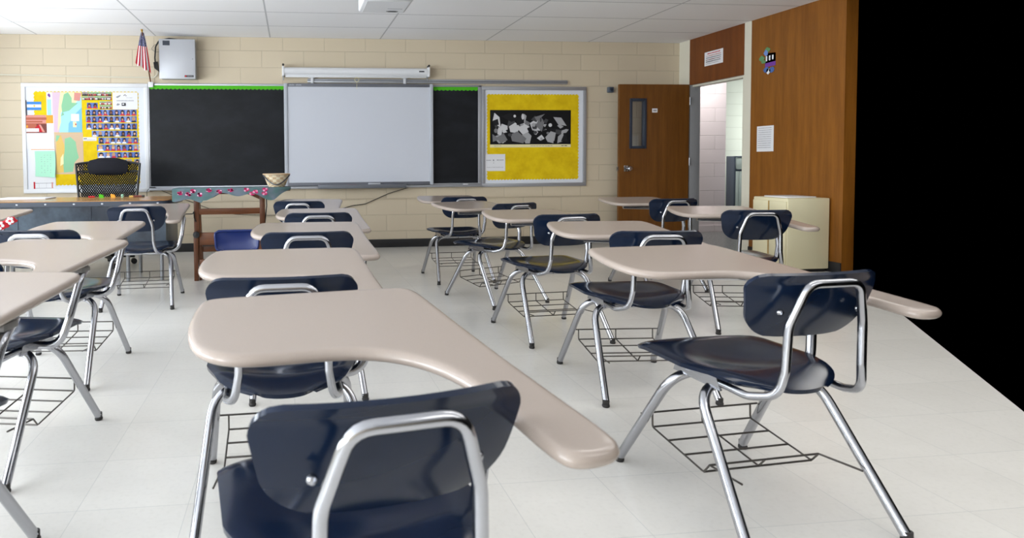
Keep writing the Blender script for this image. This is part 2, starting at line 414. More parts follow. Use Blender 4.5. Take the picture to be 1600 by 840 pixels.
# ------------------------------------------------------------------ student desks
ZT = lambda y: .71+.082*(y-.5)
def chaikin(p, n=2, closed=True):
    for _ in range(n):
        q = []
        for i in range(len(p)):
            a, c = p[i], p[(i+1) % len(p)]
            q += [(a[0]*.75+c[0]*.25, a[1]*.75+c[1]*.25), (a[0]*.25+c[0]*.75, a[1]*.25+c[1]*.75)]
        p = q
    return p
def tabletop():
    raw = [(-.262, .74), (-.278, .66), (-.288, .58), (-.286, .49), (-.268, .43), (-.23, .39), (-.18, .37), (-.10, .366), (-.02, .366), (.05, .355),
           (.11, .325), (.155, .275), (.185, .21), (.2, .13), (.208, .04), (.212, -.06), (.222, -.092), (.25, -.104), (.29, -.102), (.318, -.085), (.325, -.05), (.318, .1),
           (.312, .25), (.308, .45), (.308, .65), (.305, .73), (.29, .768), (.255, .782), (.15, .785), (0, .787), (-.14, .788), (-.21, .787), (-.245, .775)]
    p = chaikin(raw, 2); n = len(p); nor = []
    for i in range(n):
        a, c = Vector(p[i-1]), Vector(p[(i+1) % n]); d = (c-a).normalized(); nor.append(Vector((d.y, -d.x)))
    area = sum(p[i][0]*p[(i+1) % n][1]-p[(i+1) % n][0]*p[i][1] for i in range(n))
    sg = 1 if area > 0 else -1
    rings = [(.024, 0), (.014, 0), (.007, -.0015), (.003, -.005), (0, -.011), (0, -.015), (.003, -.021), (.008, -.025), (.016, -.0265), (.026, -.0265)]
    b = MB(); vs = []; fs = []
    for ins, dz in rings:
        for q, nn in zip(p, nor):
            x, y = q[0]-sg*nn.x*ins, q[1]-sg*nn.y*ins; vs.append((x, y, ZT(y)+dz))
    for r in range(len(rings)-1):
        for i in range(n): fs.append((r*n+i, r*n+(i+1) % n, (r+1)*n+(i+1) % n, (r+1)*n+i))
    fs.append(tuple(range(n))); fs.append(tuple(range((len(rings)-1)*n, len(rings)*n))[::-1])
    b.add(vs, fs, M['laminate']); return b
def seat_mb():
    b = MB()
    def hw(v):      # half width from rear (0) to front (1)
        y = v
        w = .15+.085*min(1, y/.42)**.8
        if y < .18: w *= math.sqrt(max(0, 1-((.18-y)/.18)**2*.62))
        if y > .84: w *= math.sqrt(max(0, 1-((y-.84)/.16)**2*.30))
        return w
    def fn(u, v):
        s = -1+2*u; y = .045+.475*v+.022*(1-s*s)*(1 if v > .5 else -1)*abs(2*v-1)**3
        x = hw(v)*s
        z = .452-.026*(1-s*s)**1.2*math.exp(-((v-.42)/.33)**2)-.03*max(0, (.25-v)/.25)**1.3*1.0
        z += .004-.026*max(0, (v-.8)/.2)**1.8
        z -= .012*abs(s)**8
        return (x, y, z)
    b.grid(fn, 24, 28, M['navy'], .013); return b
def backrest_mb():
    b = MB(); z0, z1 = .575, .762
    def hw(t):
        z = z0+(z1-z0)*t; w = .176+.032*min(1, t/.75)
        dt = (z1-z)/.045
        if dt < 1: w -= .045*(1-math.sqrt(max(0, 1-(1-dt)**2)))
        db = (z-z0)/.075
        if db < 1: w -= .085*(1-math.sqrt(max(0, 1-(1-db)**2)))
        return w
    def fn(u, v):
        t = .5-.5*math.cos(PI*v); t = .35*v+.65*t
        s = -1+2*u; x = hw(t)*s; z = z0+(z1-z0)*t
        y = .006+.035*(1-t)-.030*t+.75*x*x+.012*(2*t-1)**2-.012*max(0, t-.85)/.15
        return (x, y, z)
    b.grid(fn, 24, 20, M['navy'], -.011); return b
def make_desk():
    root = thing('student_desk', 'x', 'desk')
    tabletop().build('tabletop', root, ang=.9)
    st = seat_mb().build('seat', root, ang=.9)
    bk = backrest_mb().build('backrest', root, ang=.9)
    for s in (-1, 1):
        b = MB(); b.lathe([(0, -.006), (.006, -.005), (.009, 0), (.009, .004)], M['chrome'], (s*.125, -.012, .655), 10, 'Y'); b.build('rivet', bk)
    # bent tube that carries the backrest and forms the loop behind it
    h = [(-.165, .34, .408), (-.162, .06, .402), (-.135, -.018, .425), (-.122, -.028, .5), (-.118, -.032, .62), (-.082, -.056, .738)]
    path = h+[(-x, y, z) for x, y, z in reversed(h)]
    b = MB(); b.tube(fillet(path, [0, .06, .06, .05, .1, .045, .045, .1, .05, .06, .06, 0], 5), .0116, M['chrome'], 12)
    b.build('back_frame', root)
    # four splayed legs, two bent frames
    for s in (-1, 1):
        for (yf, yt) in ((.54, .315), (-.058, .205)):
            foot = Vector((s*.25, yf, .02)); top = Vector((s*.207, yt, .388))
            pth = fillet([(s*.004, yt, .388), top, foot], .10, 9)
            b = MB(); b.tube(pth, .0152, M['chrome'], 12)
            lg = b.build('leg', root)
            g = MB(); g.lathe([(0, 0), (.0135, 0), (.016, .004), (.016, .011), (.013, .014), (.0142, .016), (.0142, .032), (0, .034)], M['rubber'], (s*.2515, yf+(.001 if yf > 0 else -.001), 0), 12); g.build('foot_glide', lg)
    # tube that carries the writing surface on the right
    b = MB(); b.tube(fillet([(.02, .26, .398), (.255, .265, .394), (.283, .29, .5), (.300, .345, .640), (.22, .53, .646), (-.12, .56, .656)], [0, .085, .1, .035, .05, 0], 8), .015, M['chrome'], 12)
    b.build('table_support', root)
    b = MB(); b.box(-.14, .06, .51, .60, .668, .686, M['bracket'], .002)
    b.build('mounting_plate', root)
    b = MB(); b.box(.265, .303, .345, .41, .653, .672, M['bracket'], .004); b.build('arm_plate', root)
    b = MB()
    for s in (-1, 1):
        b.prism([(s*.175, .15, .385), (s*.175, .36, .385), (s*.175, .34, .432), (s*.175, .17, .43)], (s*-.008, 0, 0), M['chrome'])
    b.box(-.16, .16, .19, .22, .402, .41, M['bracket'], .002); b.box(-.16, .16, .30, .33, .402, .41, M['bracket'], .002)
    b.build('seat_bracket', root)
    # wire book basket between the legs
    b = MB(); w = .0032
    b.tube([(-.228, .452, .205), (.228, .452, .205)], w, M['darkwire'], 6)
    for (y, z) in ((.45, .155), (.37, .142), (.29, .13), (.2, .118), (.175, .15)):
        b.tube([(-.185, y, z), (.2, y, z)], w, M['darkwire'], 6)
    for x in (-.185, .008, .2):
        b.tube(fillet([(x, .452, .205), (x, .45, .155), (x, .2, .118), (x, .175, .15)], .012, 3), w, M['darkwire'], 6)
    b.tube([(-.2, .03, .165), (-.185, .175, .15)], w, M['darkwire'], 6); b.tube([(.2, .03, .165), (.2, .175, .15)], w, M['darkwire'], 6)
    b.build('book_basket', root)
    return root
R_, C_, F_, L_ = ('desks in the row leading to the yellow board', 'desks in the middle row', 'desks in the row by the door', 'desks in the row before the teacher\'s desk')
DESKS = [
 (.1442, .901, .1611, 'nearest desk of all with broad beige top filling the bottom centre', C_),
 (-.0292, 1.7689, .0293, 'second nearest desk of the middle row, chair back right behind the nearest tabletop', C_),
 (.0649, 2.8896, .0013, 'middle desk of the centre row, its chair back right of the small blue chair', C_),
 (.1605, 3.9838, -.0128, 'second farthest desk of the centre row with white-edged top over the far chair back', C_),
 (.0498, 5.2133, -.1499, 'farthest desk of the centre row, beside the ironing board and tilted to the right', C_),
 (1.4404, 1.613, .0727, 'desk at lower right whose dark seat is cut by the photo\'s corner', R_),
 (1.6009, 2.6537, -.0826, 'desk at right with full dark seat and basket under the nearest right tabletop', R_),
 (1.6006, 3.5743, .058, 'middle desk of the five-desk row below the yellow board', R_),
 (1.6528, 4.5931, .3665, 'twisted desk turned left, second from the front wall below the yellow board', R_),
 (1.5093, 5.5013, .0325, 'farthest desk of the row below the yellow board, next to the front wall', R_),
 (2.8482, 3.6421, -.184, 'desk at the right edge with chair back beside the cream cabinet', F_),
 (3.0611, 4.8432, .0282, 'desk standing in front of the open brown door', F_),
 (-1.177, 2.279, -.2068, 'left desk with shiny blue seat showing at the lower left edge', L_),
 (-1.226, 3.1982, -.0761, 'left desk whose chair back stands before the slate front of the teacher\'s desk', L_),
 (-1.1435, 4.8536, .0426, 'far left desk at the right end of the teacher\'s desk', L_),
 (-1.075, 1.383, -.1584, 'nearest left desk, only the right corner of its beige top in view', L_),
 (-2.3625, 4.4399, -.1161, 'leftmost desk with a red and white bandana tied below its top', 'desks in the row by the windows'),
]
proto = make_desk()
for i, (x, y, a, lab, grp) in reversed(list(enumerate(DESKS))):
    o = proto if i == 0 else dup(proto)
    o.location = (x, y, 0); o.rotation_euler = (0, 0, a); o['label'] = lab; o['group'] = grp
    if i == 0:
        for c in o.children:
            if c.name.startswith(('backrest', 'back_frame')): c.location.z = -.02
# bandana knotted on the leftmost desk's support
bd = thing('bandana', 'red bandana with white flowers tied under the leftmost desktop', 'cloth', (-1.895, 4.47, .588))
def knot(b, cx, cz, r, seed):
    rnd = random.Random(seed); ph = [rnd.uniform(0, 6) for _ in range(4)]
    def fn(u, v):
        a = 2*PI*u; e = PI*v; k = r*(1+.22*math.sin(3*a+ph[0])*math.sin(e)+.15*math.sin(5*e+ph[1]))
        return (cx+k*1.25*math.sin(e)*math.cos(a), .6*k*math.sin(e)*math.sin(a), cz+k*math.cos(e)*.8)
    b.grid(fn, 20, 12, M['red'])
    for q in range(5):
        a = q*1.3+seed; px, pz = cx+.62*r*math.cos(a), cz+.55*r*math.sin(a)
        b.lathe([(0, -.008), (.009, -.006), (.011, .0)], M['paper'], (px, -.62*r*.85, pz), 6, 'Y')
b = MB(); knot(b, -.03, .085, .034, 1); b.build('wrapped_fold', bd)
b = MB(); knot(b, .035, .115, .028, 2); b.build('knot', bd)

# ------------------------------------------------------------------ teacher's desk and chair
td = thing('teacher_desk', 'large teacher\'s desk with wood-grain top and slate metal front', 'desk', (0, 0, 0))
def round_rect(x0, x1, y0, y1, r, n=6):
    p = []
    for cx, cy, a0 in ((x1-r, y0+r, -PI/2), (x1-r, y1-r, 0), (x0+r, y1-r, PI/2), (x0+r, y0+r, PI)):
        for k in range(n+1): a = a0+PI/2*k/n; p.append((cx+r*math.cos(a), cy+r*math.sin(a)))
    return p
dx0, dx1, dy0, dy1 = -2.95, -1.085, 5.9, 6.62
p = round_rect(dx0, dx1, dy0, dy1, .13)
b = MB(); b.prism([(x, y, .741) for x, y in p], (0, 0, .006), M['desktop']); b.build('desktop', td, smooth=False)
p = round_rect(dx0-.004, dx1+.004, dy0-.004, dy1+.004, .134)
b = MB(); b.prism([(x, y, .70) for x, y in p], (0, 0, .0405), M['slate_dark'])
for k in range(7): b.box(dx0+.3+k*.24, dx0+.318+k*.24, dy0-.008, dy0, .714, .727, M['alu'], .002)
b.build('edge_band', td)
b = MB(); b.box(dx0+.05, dx1-.06, dy0+.05, dy0+.07, .27, .70, M['slate'])
for x in (-2.42, -1.80): b.box(x, x+.006, dy0+.046, dy0+.05, .27, .70, M['slate_dark'])
b.build('modesty_panel', td, smooth=False)
for (x0, x1) in ((-1.55, -1.145), (-2.9, -2.45)):
    q = MB(); q.box(x0, x1, dy0+.08, dy1-.06, .27, .70, M['slate'], .008); pd = q.build('pedestal', td)
    for z in (.285, .42, .555):
        q = MB(); q.box(x0+.015, x1-.015, dy1-.06, dy1-.04, z, z+.125, M['slate'], .006); q.box(x0+.12, x1-.12, dy1-.04, dy1-.025, z+.07, z+.085, M['alu'], .003); q.build('drawer', pd)
for x in (-1.2, -1.5, -2.5, -2.85):
    for y in (dy0+.12, dy1-.12):
        q = MB(); q.tube([(x, y, 0), (x, y, .28)], .018, M['steel'], 10); q.build('leg', td)
# papers and small things on the desk
b = MB(); b.box(-2.75, -2.30, 6.28, 6.55, .7475, .758, M['paper'], .002); tag(b.build('paper_stack'), 'white papers lying on the left of the teacher\'s desk', 'paper')
SMALL = [(-1.95, 'red_ink', 'red', 'short red crayon lying on the teacher\'s desk, leftmost of the small bits'),
         (-1.855, 'green', 'greenborder', 'bright green wedge eraser on the teacher\'s desk before the mesh chair'),
         (-1.745, 'orange', 'orange', 'orange wedge eraser in the middle of the teacher\'s desk'),
         (-1.66, 'mint', 'mint', 'pale mint pencil sharpener block on the teacher\'s desk'),
         (-1.565, 'orange', 'mapochre', 'tiny ochre chalk stub on the teacher\'s desk'),
         (-1.505, 'red', 'dusk', 'dark red whiteboard marker on the teacher\'s desk, rightmost of the small bits')]
for i, (x, _, mt, lab) in enumerate(SMALL):
    b = MB(); y = 6.5
    if i in (1, 2):
        b.prism([(-.022, -.012, 0), (.022, -.012, 0), (.012, -.012, .026), (-.024, -.012, .034)], (0, .024, 0), M[mt]); nm = 'eraser'
    elif i == 3: b.box(-.01, .01, -.012, .012, 0, .028, M[mt], .003); b.lathe([(0, -.013), (.006, -.013), (.006, -.012)], M['black'], (0, 0, .014), 8, 'Y'); nm = 'pencil_sharpener'
    elif i == 5: b.tube([(-.05, 0, .009), (.03, 0, .009)], .009, M[mt], 10); b.tube([(.03, 0, .009), (.055, 0, .009)], .01, M['black'], 10); nm = 'marker'
    else: b.tube([(-.03, 0, .008), (.02, 0, .008), (.032, 0, .008)], [.008, .008, .002], M[mt], 8); nm = 'crayon' if i == 0 else 'chalk_stub'
    tag(b.build(nm, None, (x, y, .747)), lab, 'stationery')
# mesh office chair facing the class
oc = thing('office_chair', 'black mesh-backed office chair behind the teacher\'s desk', 'chair', (-1.99, 7.0, 0))
BW0, BW1, BZ0, BZ1 = .285, .335, .50, 1.075
def bsurf(s, t):   # s in -1..1 across, t 0..1 up
    w = BW0+(BW1-BW0)*t
    top = BZ1+.028*(1-abs(s)**2.2)
    return Vector((s*w, .235+.05*t-.09*s*s*.6, BZ0+(top-BZ0)*t))
fr = [bsurf(-1, k/12) for k in range(13)]+[bsurf(-1+2*k/16, 1) for k in range(1, 17)]+[bsurf(1, 1-k/12) for k in range(1, 13)]+[bsurf(1-2*k/16, 0) for k in range(1, 16)]
b = MB(); b.tube(fr, .013, M['black'], 10, closed=True)
b.tube([bsurf(-1+2*k/16, .86-.05*(1-(-1+2*k/16)**2)) for k in range(17)], .012, M['black'], 8); b.build('back_frame', oc)
b = MB(); NS = 27
for d in (1, -1):
    for k in range(-NS, NS+1):
        pts = []
        for q in range(13):
            t = q/12; s = (k/NS)*2+d*(t-.5)*1.35
            if -1 <= s <= 1: pts.append(bsurf(s, t)+Vector((0, .004*d, 0)))
        if len(pts) > 1: b.tube(pts, .0066, M['mesh'], 4, caps=False)
b.build('mesh_back', oc)
b = MB()
def pad(u, v):
    s = (-1+2*u); t = .80+.225*v; e = math.sqrt(max(0, 1-abs(2*v-1)**3))
    q = bsurf(s*.62*(.72+.28*e), t); return (q.x, q.y-.012-.05*(1-s*s)*e**.7, q.z-.004)
b.grid(pad, 18, 12, M['padding'], -.03); b.build('headrest_pad', oc)
b = MB()
def sp(u, v):
    s = -1+2*u; t = -1+2*v; k = (1-abs(s)**4)*(1-abs(t)**4); return (s*.27, -.03+t*.25, .47+.035*k**.5)
b.grid(sp, 14, 14, M['padding'], .07); b.build('seat', oc)
for s in (-1, 1):
    b = MB(); b.tube(fillet([(s*.27, -.1, .45), (s*.33, -.1, .47), (s*.33, -.1, .66)], .04), .016, M['black'], 8); b.box(s*.33-.035, s*.33+.035, -.2, .08, .66, .69, M['black'], .012); b.build('armrest', oc)
b = MB(); b.tube([(0, .19, .42), (0, .25, .55)], .022, M['black'], 8); b.tube([(0, .19, .42), (0, .0, .42)], .022, M['black'], 8); b.build('back_bracket', oc)
b = MB(); b.tube([(0, 0, .1), (0, 0, .43)], .028, M['black'], 12); b.build('gas_lift', oc)
for k in range(5):
    a = 2*PI*k/5+.35; c, s_ = math.cos(a), math.sin(a)
    b = MB(); b.tube([(0, 0, .115), (c*.30, s_*.30, .085)], [.026, .017], M['black'], 10); ar = b.build('base_arm', oc)
    b = MB(); b.tube([(c*.30, s_*.30, .07), (c*.30, s_*.30, .09)], .012, M['black'], 8)
    for e in (-1, 1):
        b.tube([(c*.30-s_*e*.008, s_*.30+c*e*.008, .03), (c*.30-s_*e*.03, s_*.30+c*e*.03, .03)], .03, M['black'], 14)
    b.build('caster', ar)

# ------------------------------------------------------------------ ironing board, cover, basket, blue chair
ib = thing('ironing_board', 'old wooden ironing board on a brown folding trestle', 'ironing board', (-.58, 6.0, 0))
def plan(t):   # half depth along the length 0..1 (left..right), tapered nose at right
    if t < .62: return .17
    return .17*math.sqrt(max(0, 1-((t-.62)/.385)**2))*.85+.02
bl, br_ = -.475, .56
b = MB(); n = 24
pts = [(bl+(br_-bl)*k/n, -plan(k/n), .815) for k in range(n+1)]+[(bl+(br_-bl)*k/n, plan(k/n), .815) for k in range(n, -1, -1)]
b.prism(pts, (0, 0, .03), M['oak']); b.build('board', ib, smooth=False)
XP0, XP1 = -.292, .302
for x in (XP0, XP1):
    b = MB(); b.box(x-.024, x+.024, -.045, -.005, .40, .815, M['oak_v'], .004)
    b.box(x-.028, x+.012, -.06, -.025, 0, .45, M['oak_v'], .004)
    b.box(x+.014, x+.036, -.03, .0, .0, .45, M['oak_v'], .004); b.build('post', ib)
    b = MB(); b.prism([(x-.02, .02, .80), (x-.02, .06, .80), (x-.02, .27, 0), (x-.02, .23, 0)], (.04, 0, 0), M['oak_v']); b.build('rear_leg', ib)
for (z0, z1, y) in ((.605, .66, -.03), (.325, .44, -.028), (.15, .195, -.045)):
    b = MB(); b.box(XP0+.02, XP1-.02, y-.012, y+.012, z0, z1, M['oak'], .004); b.build('rail', ib)
b = MB(); b.box(XP0, XP1, .175, .2, .235, .285, M['oak'], .004); b.build('rear_rail', ib)
b = MB()
ap = [(XP0+.02, .80)]+[(XP0+.02+(XP1-XP0-.04)*k/16, .735+.055*min(1, 1.6*math.sin(PI*k/16))) for k in range(17)]+[(XP1-.02, .80)]
b.prism([(x, -.03, z) for x, z in ap], (0, .02, 0), M['oak']); b.build('apron', ib, smooth=False)
b = MB(); b.lathe([(0, -.085), (.028, -.082), (.032, -.07), (.02, -.06), (.01, -.045)], M['black'], (XP0, 0, .425), 14, 'Y'); b.build('wing_knob', ib)
b = MB(); b.tube(fillet([(XP0-.10, -.06, .615), (XP0-.03, -.06, .615), (XP0-.02, -.06, .64), (XP0-.02, -.05, .58), (XP0-.005, -.05, .54)], .01), .005, M['black'], 6); b.build('wire_latch', ib)
b = MB(); b.tube([(XP1+.035, -.03, .80), (XP1+.04, -.035, .68), (XP1+.02, -.03, .5)], .006, M['black'], 6); b.build('strap', ib)
# cover
b = MB()
def cov(u, v):
    t = u; hd = plan(t)+.006; x = bl-.006+(br_-bl+.012)*t
    drop = .075+.022*math.sin(9*t)+.02*math.cos(23*t)
    if t > .86: drop *= max(.25, 1-(t-.86)/.2)
    if t < .25: drop += .02
    w = v*2-1
    if abs(w) < .62: return (x, w/.62*hd, .85)
    k = (abs(w)-.62)/.38
    return (x, math.copysign(hd+.004*math.sin(30*t)*k+.006*math.sin(min(1, k*3)*PI/2), w), .85-drop*k**1.2)
b.grid(cov, 70, 26, M['floral'])
fl = []
rnd = random.Random(3)
for (x, z) in [(-.30, .828), (-.34, .80), (-.16, .832), (-.07, .82), (.03, .832), (.17, .834), (.25, .815), (.22, .80), (.335, .834), (.33, .80), (-.41, .81), (-.24, .795)]:
    for q in range(6):
        a = q*PI/3+rnd.random(); r = .0125
        b.lathe([(0, 0), (.0105, .0), (.011, .002)], M['magenta' if q % 3 else 'lightpink'], (x+r*1.3*math.cos(a), -.2, z+.7*r*math.sin(a)), 6, 'Y')
for i in range(len(b.v)):   # seat each blossom on the hanging cloth
    x, y, z = b.v[i]
    if y < -.19:
        t = (x-bl)/(br_-bl); b.v[i] = (x, -(plan(max(0, min(1, t)))+.006+.0095)+(y+.2), z)
cover = b.build('board_cover', None, (-.58, 6.0, 0)); tag(cover, 'teal cloth cover with magenta flowers draped over the ironing board', 'cloth')
# basket
bs = thing('basket', 'woven straw basket on the right end of the ironing board', 'basket', (-.145, 6.0, .851))
b = MB(); prof = [(.0, 0), (.072, 0), (.085, .02), (.104, .07), (.12, .112), (.125, .118), (.119, .118), (.1, .07), (.08, .022), (.0, .012)]
nb = 40
o0 = len(b.v); b.lathe(prof, M['straw'], (0, 0, 0), nb)
for i in range(len(prof)):
    for k in range(nb): b.uv[o0+i*nb+k] = (k*.5, i*2.0)
b.build('bowl', bs)
b = MB(); b.tube([(.123*math.cos(2*PI*k/40), .123*math.sin(2*PI*k/40), .117) for k in range(40)], .006, M['straw'], 8, closed=True); b.build('rim', bs)
b = MB(); b.tube([(-.122+.244*k/16, -.02-.108*math.sin(PI*k/16)**.7, .108-.085*math.sin(PI*k/16)) for k in range(17)], .005, M['slate_dark'], 8); b.build('handle', bs)
# blue chair
bc = thing('small_chair', 'small bright blue plastic chair in front of the ironing board', 'chair', (-.475, 5.62, 0))
def bcs(u, v):
    s = -1+2*u; t = v; w = .172+.016*t
    if t > .78: w -= .035*(1-math.sqrt(max(0, 1-((t-.78)/.22)**2)))
    if t < .2: w -= .035*(1-math.sqrt(max(0, 1-((.2-t)/.2)**2)))
    return (s*w, -.1+.028*(1-abs(s)**3)*math.sin(PI*min(1, .15+t*.8))+.02*t, .325+.17*t)
b = MB(); b.grid(lambda u, v: bcs(u, v), 24, 16, M['blueplastic'], .012)
rim = [bcs(0, v/10) for v in range(11)]+[bcs(u/12, 1) for u in range(1, 13)]+[bcs(1, 1-v/10) for v in range(1, 11)]+[bcs(1-u/12, 0) for u in range(1, 12)]
b.tube(rim, .011, M['blueplastic'], 8, closed=True); b.build('backrest', bc)
b = MB(); b.grid(lambda u, v: ((-1+2*u)*(.175-.01*v), -.12-.30*v, .285-.02*math.sin(PI*v)*(1-(2*u-1)**2)-.02*max(0, v-.8)/.2), 14, 14, M['blueplastic'], .012)
b.tube([(s, -.115, z) for s, z in ((-.12, .285), (-.12, .34))], .012, M['blueplastic'], 8); b.tube([(s, -.115, z) for s, z in ((.12, .285), (.12, .34))], .012, M['blueplastic'], 8)
b.build('seat', bc)
for sx in (-1, 1):
    for yy in (-.14, -.39):
        b = MB(); b.tube([(sx*.13, yy, .275), (sx*.15, yy+(.03 if yy > -.2 else -.03), 0)], .009, M['chrome'], 10); b.build('leg', bc)

# ------------------------------------------------------------------ front wall fittings
def scallop(x0, x1, z0, z1, step, amp):
    p = []
    def edge(a, c, inward):
        L = math.dist(a, c); n = max(3, round(L/step)); out = []
        for k in range(n):
            for q in range(6):
                s = (k+q/6)/n; off = amp*abs(math.sin(PI*q/6))
                out.append((a[0]+(c[0]-a[0])*s+inward[0]*-off, a[1]+(c[1]-a[1])*s+inward[1]*-off))
        return out
    p += edge((x0, z0), (x1, z0), (0, 1)); p += edge((x1, z0), (x1, z1), (-1, 0)); p += edge((x1, z1), (x0, z1), (0, -1)); p += edge((x0, z1), (x0, z0), (1, 0))
    return p
def pin_board(name, label, X0, X1, Z0, Z1, fw, frame_m, sheet_m):
    th = thing(name, label, 'bulletin board', (0, 0, 0))
    b = MB(); b.box(X0+.01, X1-.01, D-.016, D-.001, Z0+.01, Z1-.01, sheet_m); b.build('pin_surface', th, smooth=False)
    for (x0, x1, z0, z1, nm) in ((X0, X1, Z0, Z0+fw, 'frame_rail'), (X0, X1, Z1-fw, Z1, 'frame_rail'), (X0, X0+fw, Z0+fw, Z1-fw, 'frame_stile'), (X1-fw, X1, Z0+fw, Z1-fw, 'frame_stile')):
        b = MB(); b.box(x0, x1, D-.03, D, z0, z1, frame_m, .004); b.build(nm, th)
    return th
pin_board('bulletin_board', 'white-framed bulletin board with maps and portraits behind the teacher\'s desk', -3.145, -1.705, .735, 2.03, .045, M['white'], M['pinsheet'])
pin_board('bulletin_board', 'grey-framed bulletin board with yellow paper and a monochrome print', 2.395, 3.785, .745, 2.02, .045, M['alu'], M['pinsheet'])
YP = D-.0162
def backing(label, X0, X1, Z0, Z1):
    p = scallop(X0, X1, Z0, Z1, .042, .011)
    b = MB(); b.prism([(x, YP-.0015, z) for x, z in p], (0, .0012, 0), M['yellow'])
    return tag(b.build('backing_paper', smooth=False), label, 'paper')
backing('yellow scalloped backing paper on the left bulletin board', -3.0, -1.825, .835, 1.925)
backing('yellow scalloped backing paper on the right bulletin board', 2.475, 3.675, .842, 1.915)
LX = lambda px, y=0: -2.422+(px-135)*.00737
LZ = lambda py: 1.716-(py-172)*.00755
def sheet(name, label, cat, x0, x1, z0, z1, y, base, shapes=(), group=None, th=.0012, build=True):
    b = MB(); b.box(x0, x1, y-th, y, z0, z1, base)
    for k, (pts, mt) in enumerate(shapes):
        b.poly([(x0+(x1-x0)*u, y-th-.0003-.00012*k, z0+(z1-z0)*v) for u, v in pts], mt)
    if not build: return b
    return tag(b.build(name, smooth=False), label, cat, group)
def rect(u0, u1, v0, v1): return [(u0, v0), (u1, v0), (u1, v1), (u0, v1)]
def blob(cx, cy, rx, ry, n=14, j=.0, seed=1):
    r = random.Random(seed); return [(cx+rx*math.cos(2*PI*k/n)*(1+j*r.uniform(-1, 1)), cy+ry*math.sin(2*PI*k/n)*(1+j*r.uniform(-1, 1))) for k in range(n)]
def dashes(u0, u1, v, h, n, mt, seed, gap=.25):
    r = random.Random(seed); out = []; w = (u1-u0)/n
    for k in range(n):
        a = u0+k*w; out.append((rect(a, a+w*(1-gap*r.uniform(.4, 1.4)), v-h*r.uniform(.7, 1), v+h*r.uniform(.6, 1)), mt))
    return out
Y1 = YP-.002; Y2 = Y1-.002; Y3 = Y2-.002
# political map
sheet('wall_map', 'political map with green province and blue sea, upper map on left bulletin board', 'map', LX(74.8), LX(128.6), LZ(207), LZ(144.3), Y1, M['mapblue'], [
    ([(0, 0), (.17, 0), (.17, 1), (0, 1)], M['paper']), (rect(.02, .13, .12, .82), M['mapblue']), (blob(.08, .92, .04, .045, 9, .3, 4), M['purple']),
    ([(.17, 0), (.34, 0), (.40, .3), (.36, .6), (.42, 1), (.17, 1)], M['maplilac']),
    ([(.30, .02), (.40, .25), (.40, .48), (.46, .56), (.66, .58), (.92, .82), (1, .9), (1, 1), (.40, 1), (.34, .6)], M['mapcream']),
    ([(.40, .40), (.50, .44), (.46, .5), (.64, .54), (.80, .66), (.9, .73), (.72, .74), (.72, .86), (.62, 1), (.5, .95), (.46, .8), (.42, .66), (.44, .5)], M['mapgreen']),
    ([(.6, .0), (1, 0), (1, .62), (.8, .45), (.62, .22)], M['mapblue2']), (rect(.69, .92, .28, .46), M['paper']), (rect(.74, .84, .13, .27), M['mapcream']), (blob(.82, .2, .02, .025, 8), M['red']),
    ([(.78, .8), (.95, .78), (1, .98), (.8, .99)], M['pink'])])
sheet('wall_map', 'relief map in tan and green, lower map on left bulletin board', 'map', LX(85.6), LX(129.6), LZ(272.5), LZ(207.6), Y1, M['maptan'], [
    ([(.05, .02), (.3, .05), (.36, .4), (.34, .7), (.22, .95), (.06, .9)], M['mapochre']),
    ([(.30, .04), (.62, .06), (.68, .28), (.84, .4), (.78, .55), (.74, .78), (.56, .9), (.36, .86), (.34, .55), (.28, .3)], M['mapgreen']),
    ([(.04, .78), (.12, .82), (.2, .93), (.06, .94)], M['mapgreen']), ([(.18, .2), (.3, .25), (.3, .5), (.2, .4)], M['mapcream'])])
sheet('wall_calendar', 'white calendar page with a red canyon picture at left of the maps', 'calendar', LX(39.6), LX(85.4), LZ(233), LZ(180), Y2, M['paper'], [
    (rect(.0, .76, .48, 1), M['brick_red']), (rect(.0, .96, .76, 1), M['pink']), (rect(.74, .98, .76, 1), M['orange']), (rect(.0, .76, .86, .93), M['brick_red']), (rect(.05, .62, .78, .83), M['brick_red']),
    (rect(.42, .76, .48, .74), M['dusk']), ([(.36, .62), (.5, .74), (.62, .5), (.5, .5)], M['red']), ([(.5, .72), (.56, .72), (.7, .5), (.62, .5)], M['pink']), (rect(.02, .5, .51, .61), M['paper']), (rect(.02, .76, .475, .495), M['dusk']), (rect(.03, .14, .63, .7), M['orange'])])
sheet('chart_sheet', 'white chart sheet with red end bars at lower left of the bulletin board', 'paper', LX(45.5), LX(86), LZ(299), LZ(231.5), Y1, M['paper'], [
    (rect(.16, .92, .185, .195), M['grey_ink']), (rect(.16, .92, .07, .078), M['grey_ink']), (rect(.36, .367, .07, .19), M['grey_ink']), (rect(.64, .647, .07, .19), M['grey_ink']), (rect(.16, .22, .06, .22), M['red']), (rect(.84, .89, .07, .21), M['pink']), (rect(.1, .98, .965, .985), M['orange'])])
b = MB()   # mint paper with a lifted corner
x0, x1, z0, z1 = LX(55), LX(86.5), LZ(275.5), LZ(236)
b.grid(lambda u, v: (x0+(x1-x0)*(u+.02*math.sin(PI*v)), Y2-.002-.03*(u**3)*(1-v)**2-.006*u, z0+(z1-z0)*(v-.05*u*(1-v)+.04*(1-v)*0)), 10, 10, M['mint'])
for k in range(9):
    for q in range(4):
        if (k*5+q*3) % 7 < 5:
            u, v = .3+q*.15, .15+k*.085; xx, zz = x0+(x1-x0)*u, z0+(z1-z0)*v
            yy = Y2-.0035-.03*(u**3)*(1-v)**2-.006*u-.001
            b.poly([(xx, yy, zz), (xx+.012, yy-.001, zz), (xx+.012, yy-.001, zz+.004), (xx, yy, zz+.004)], M['grey_ink'])
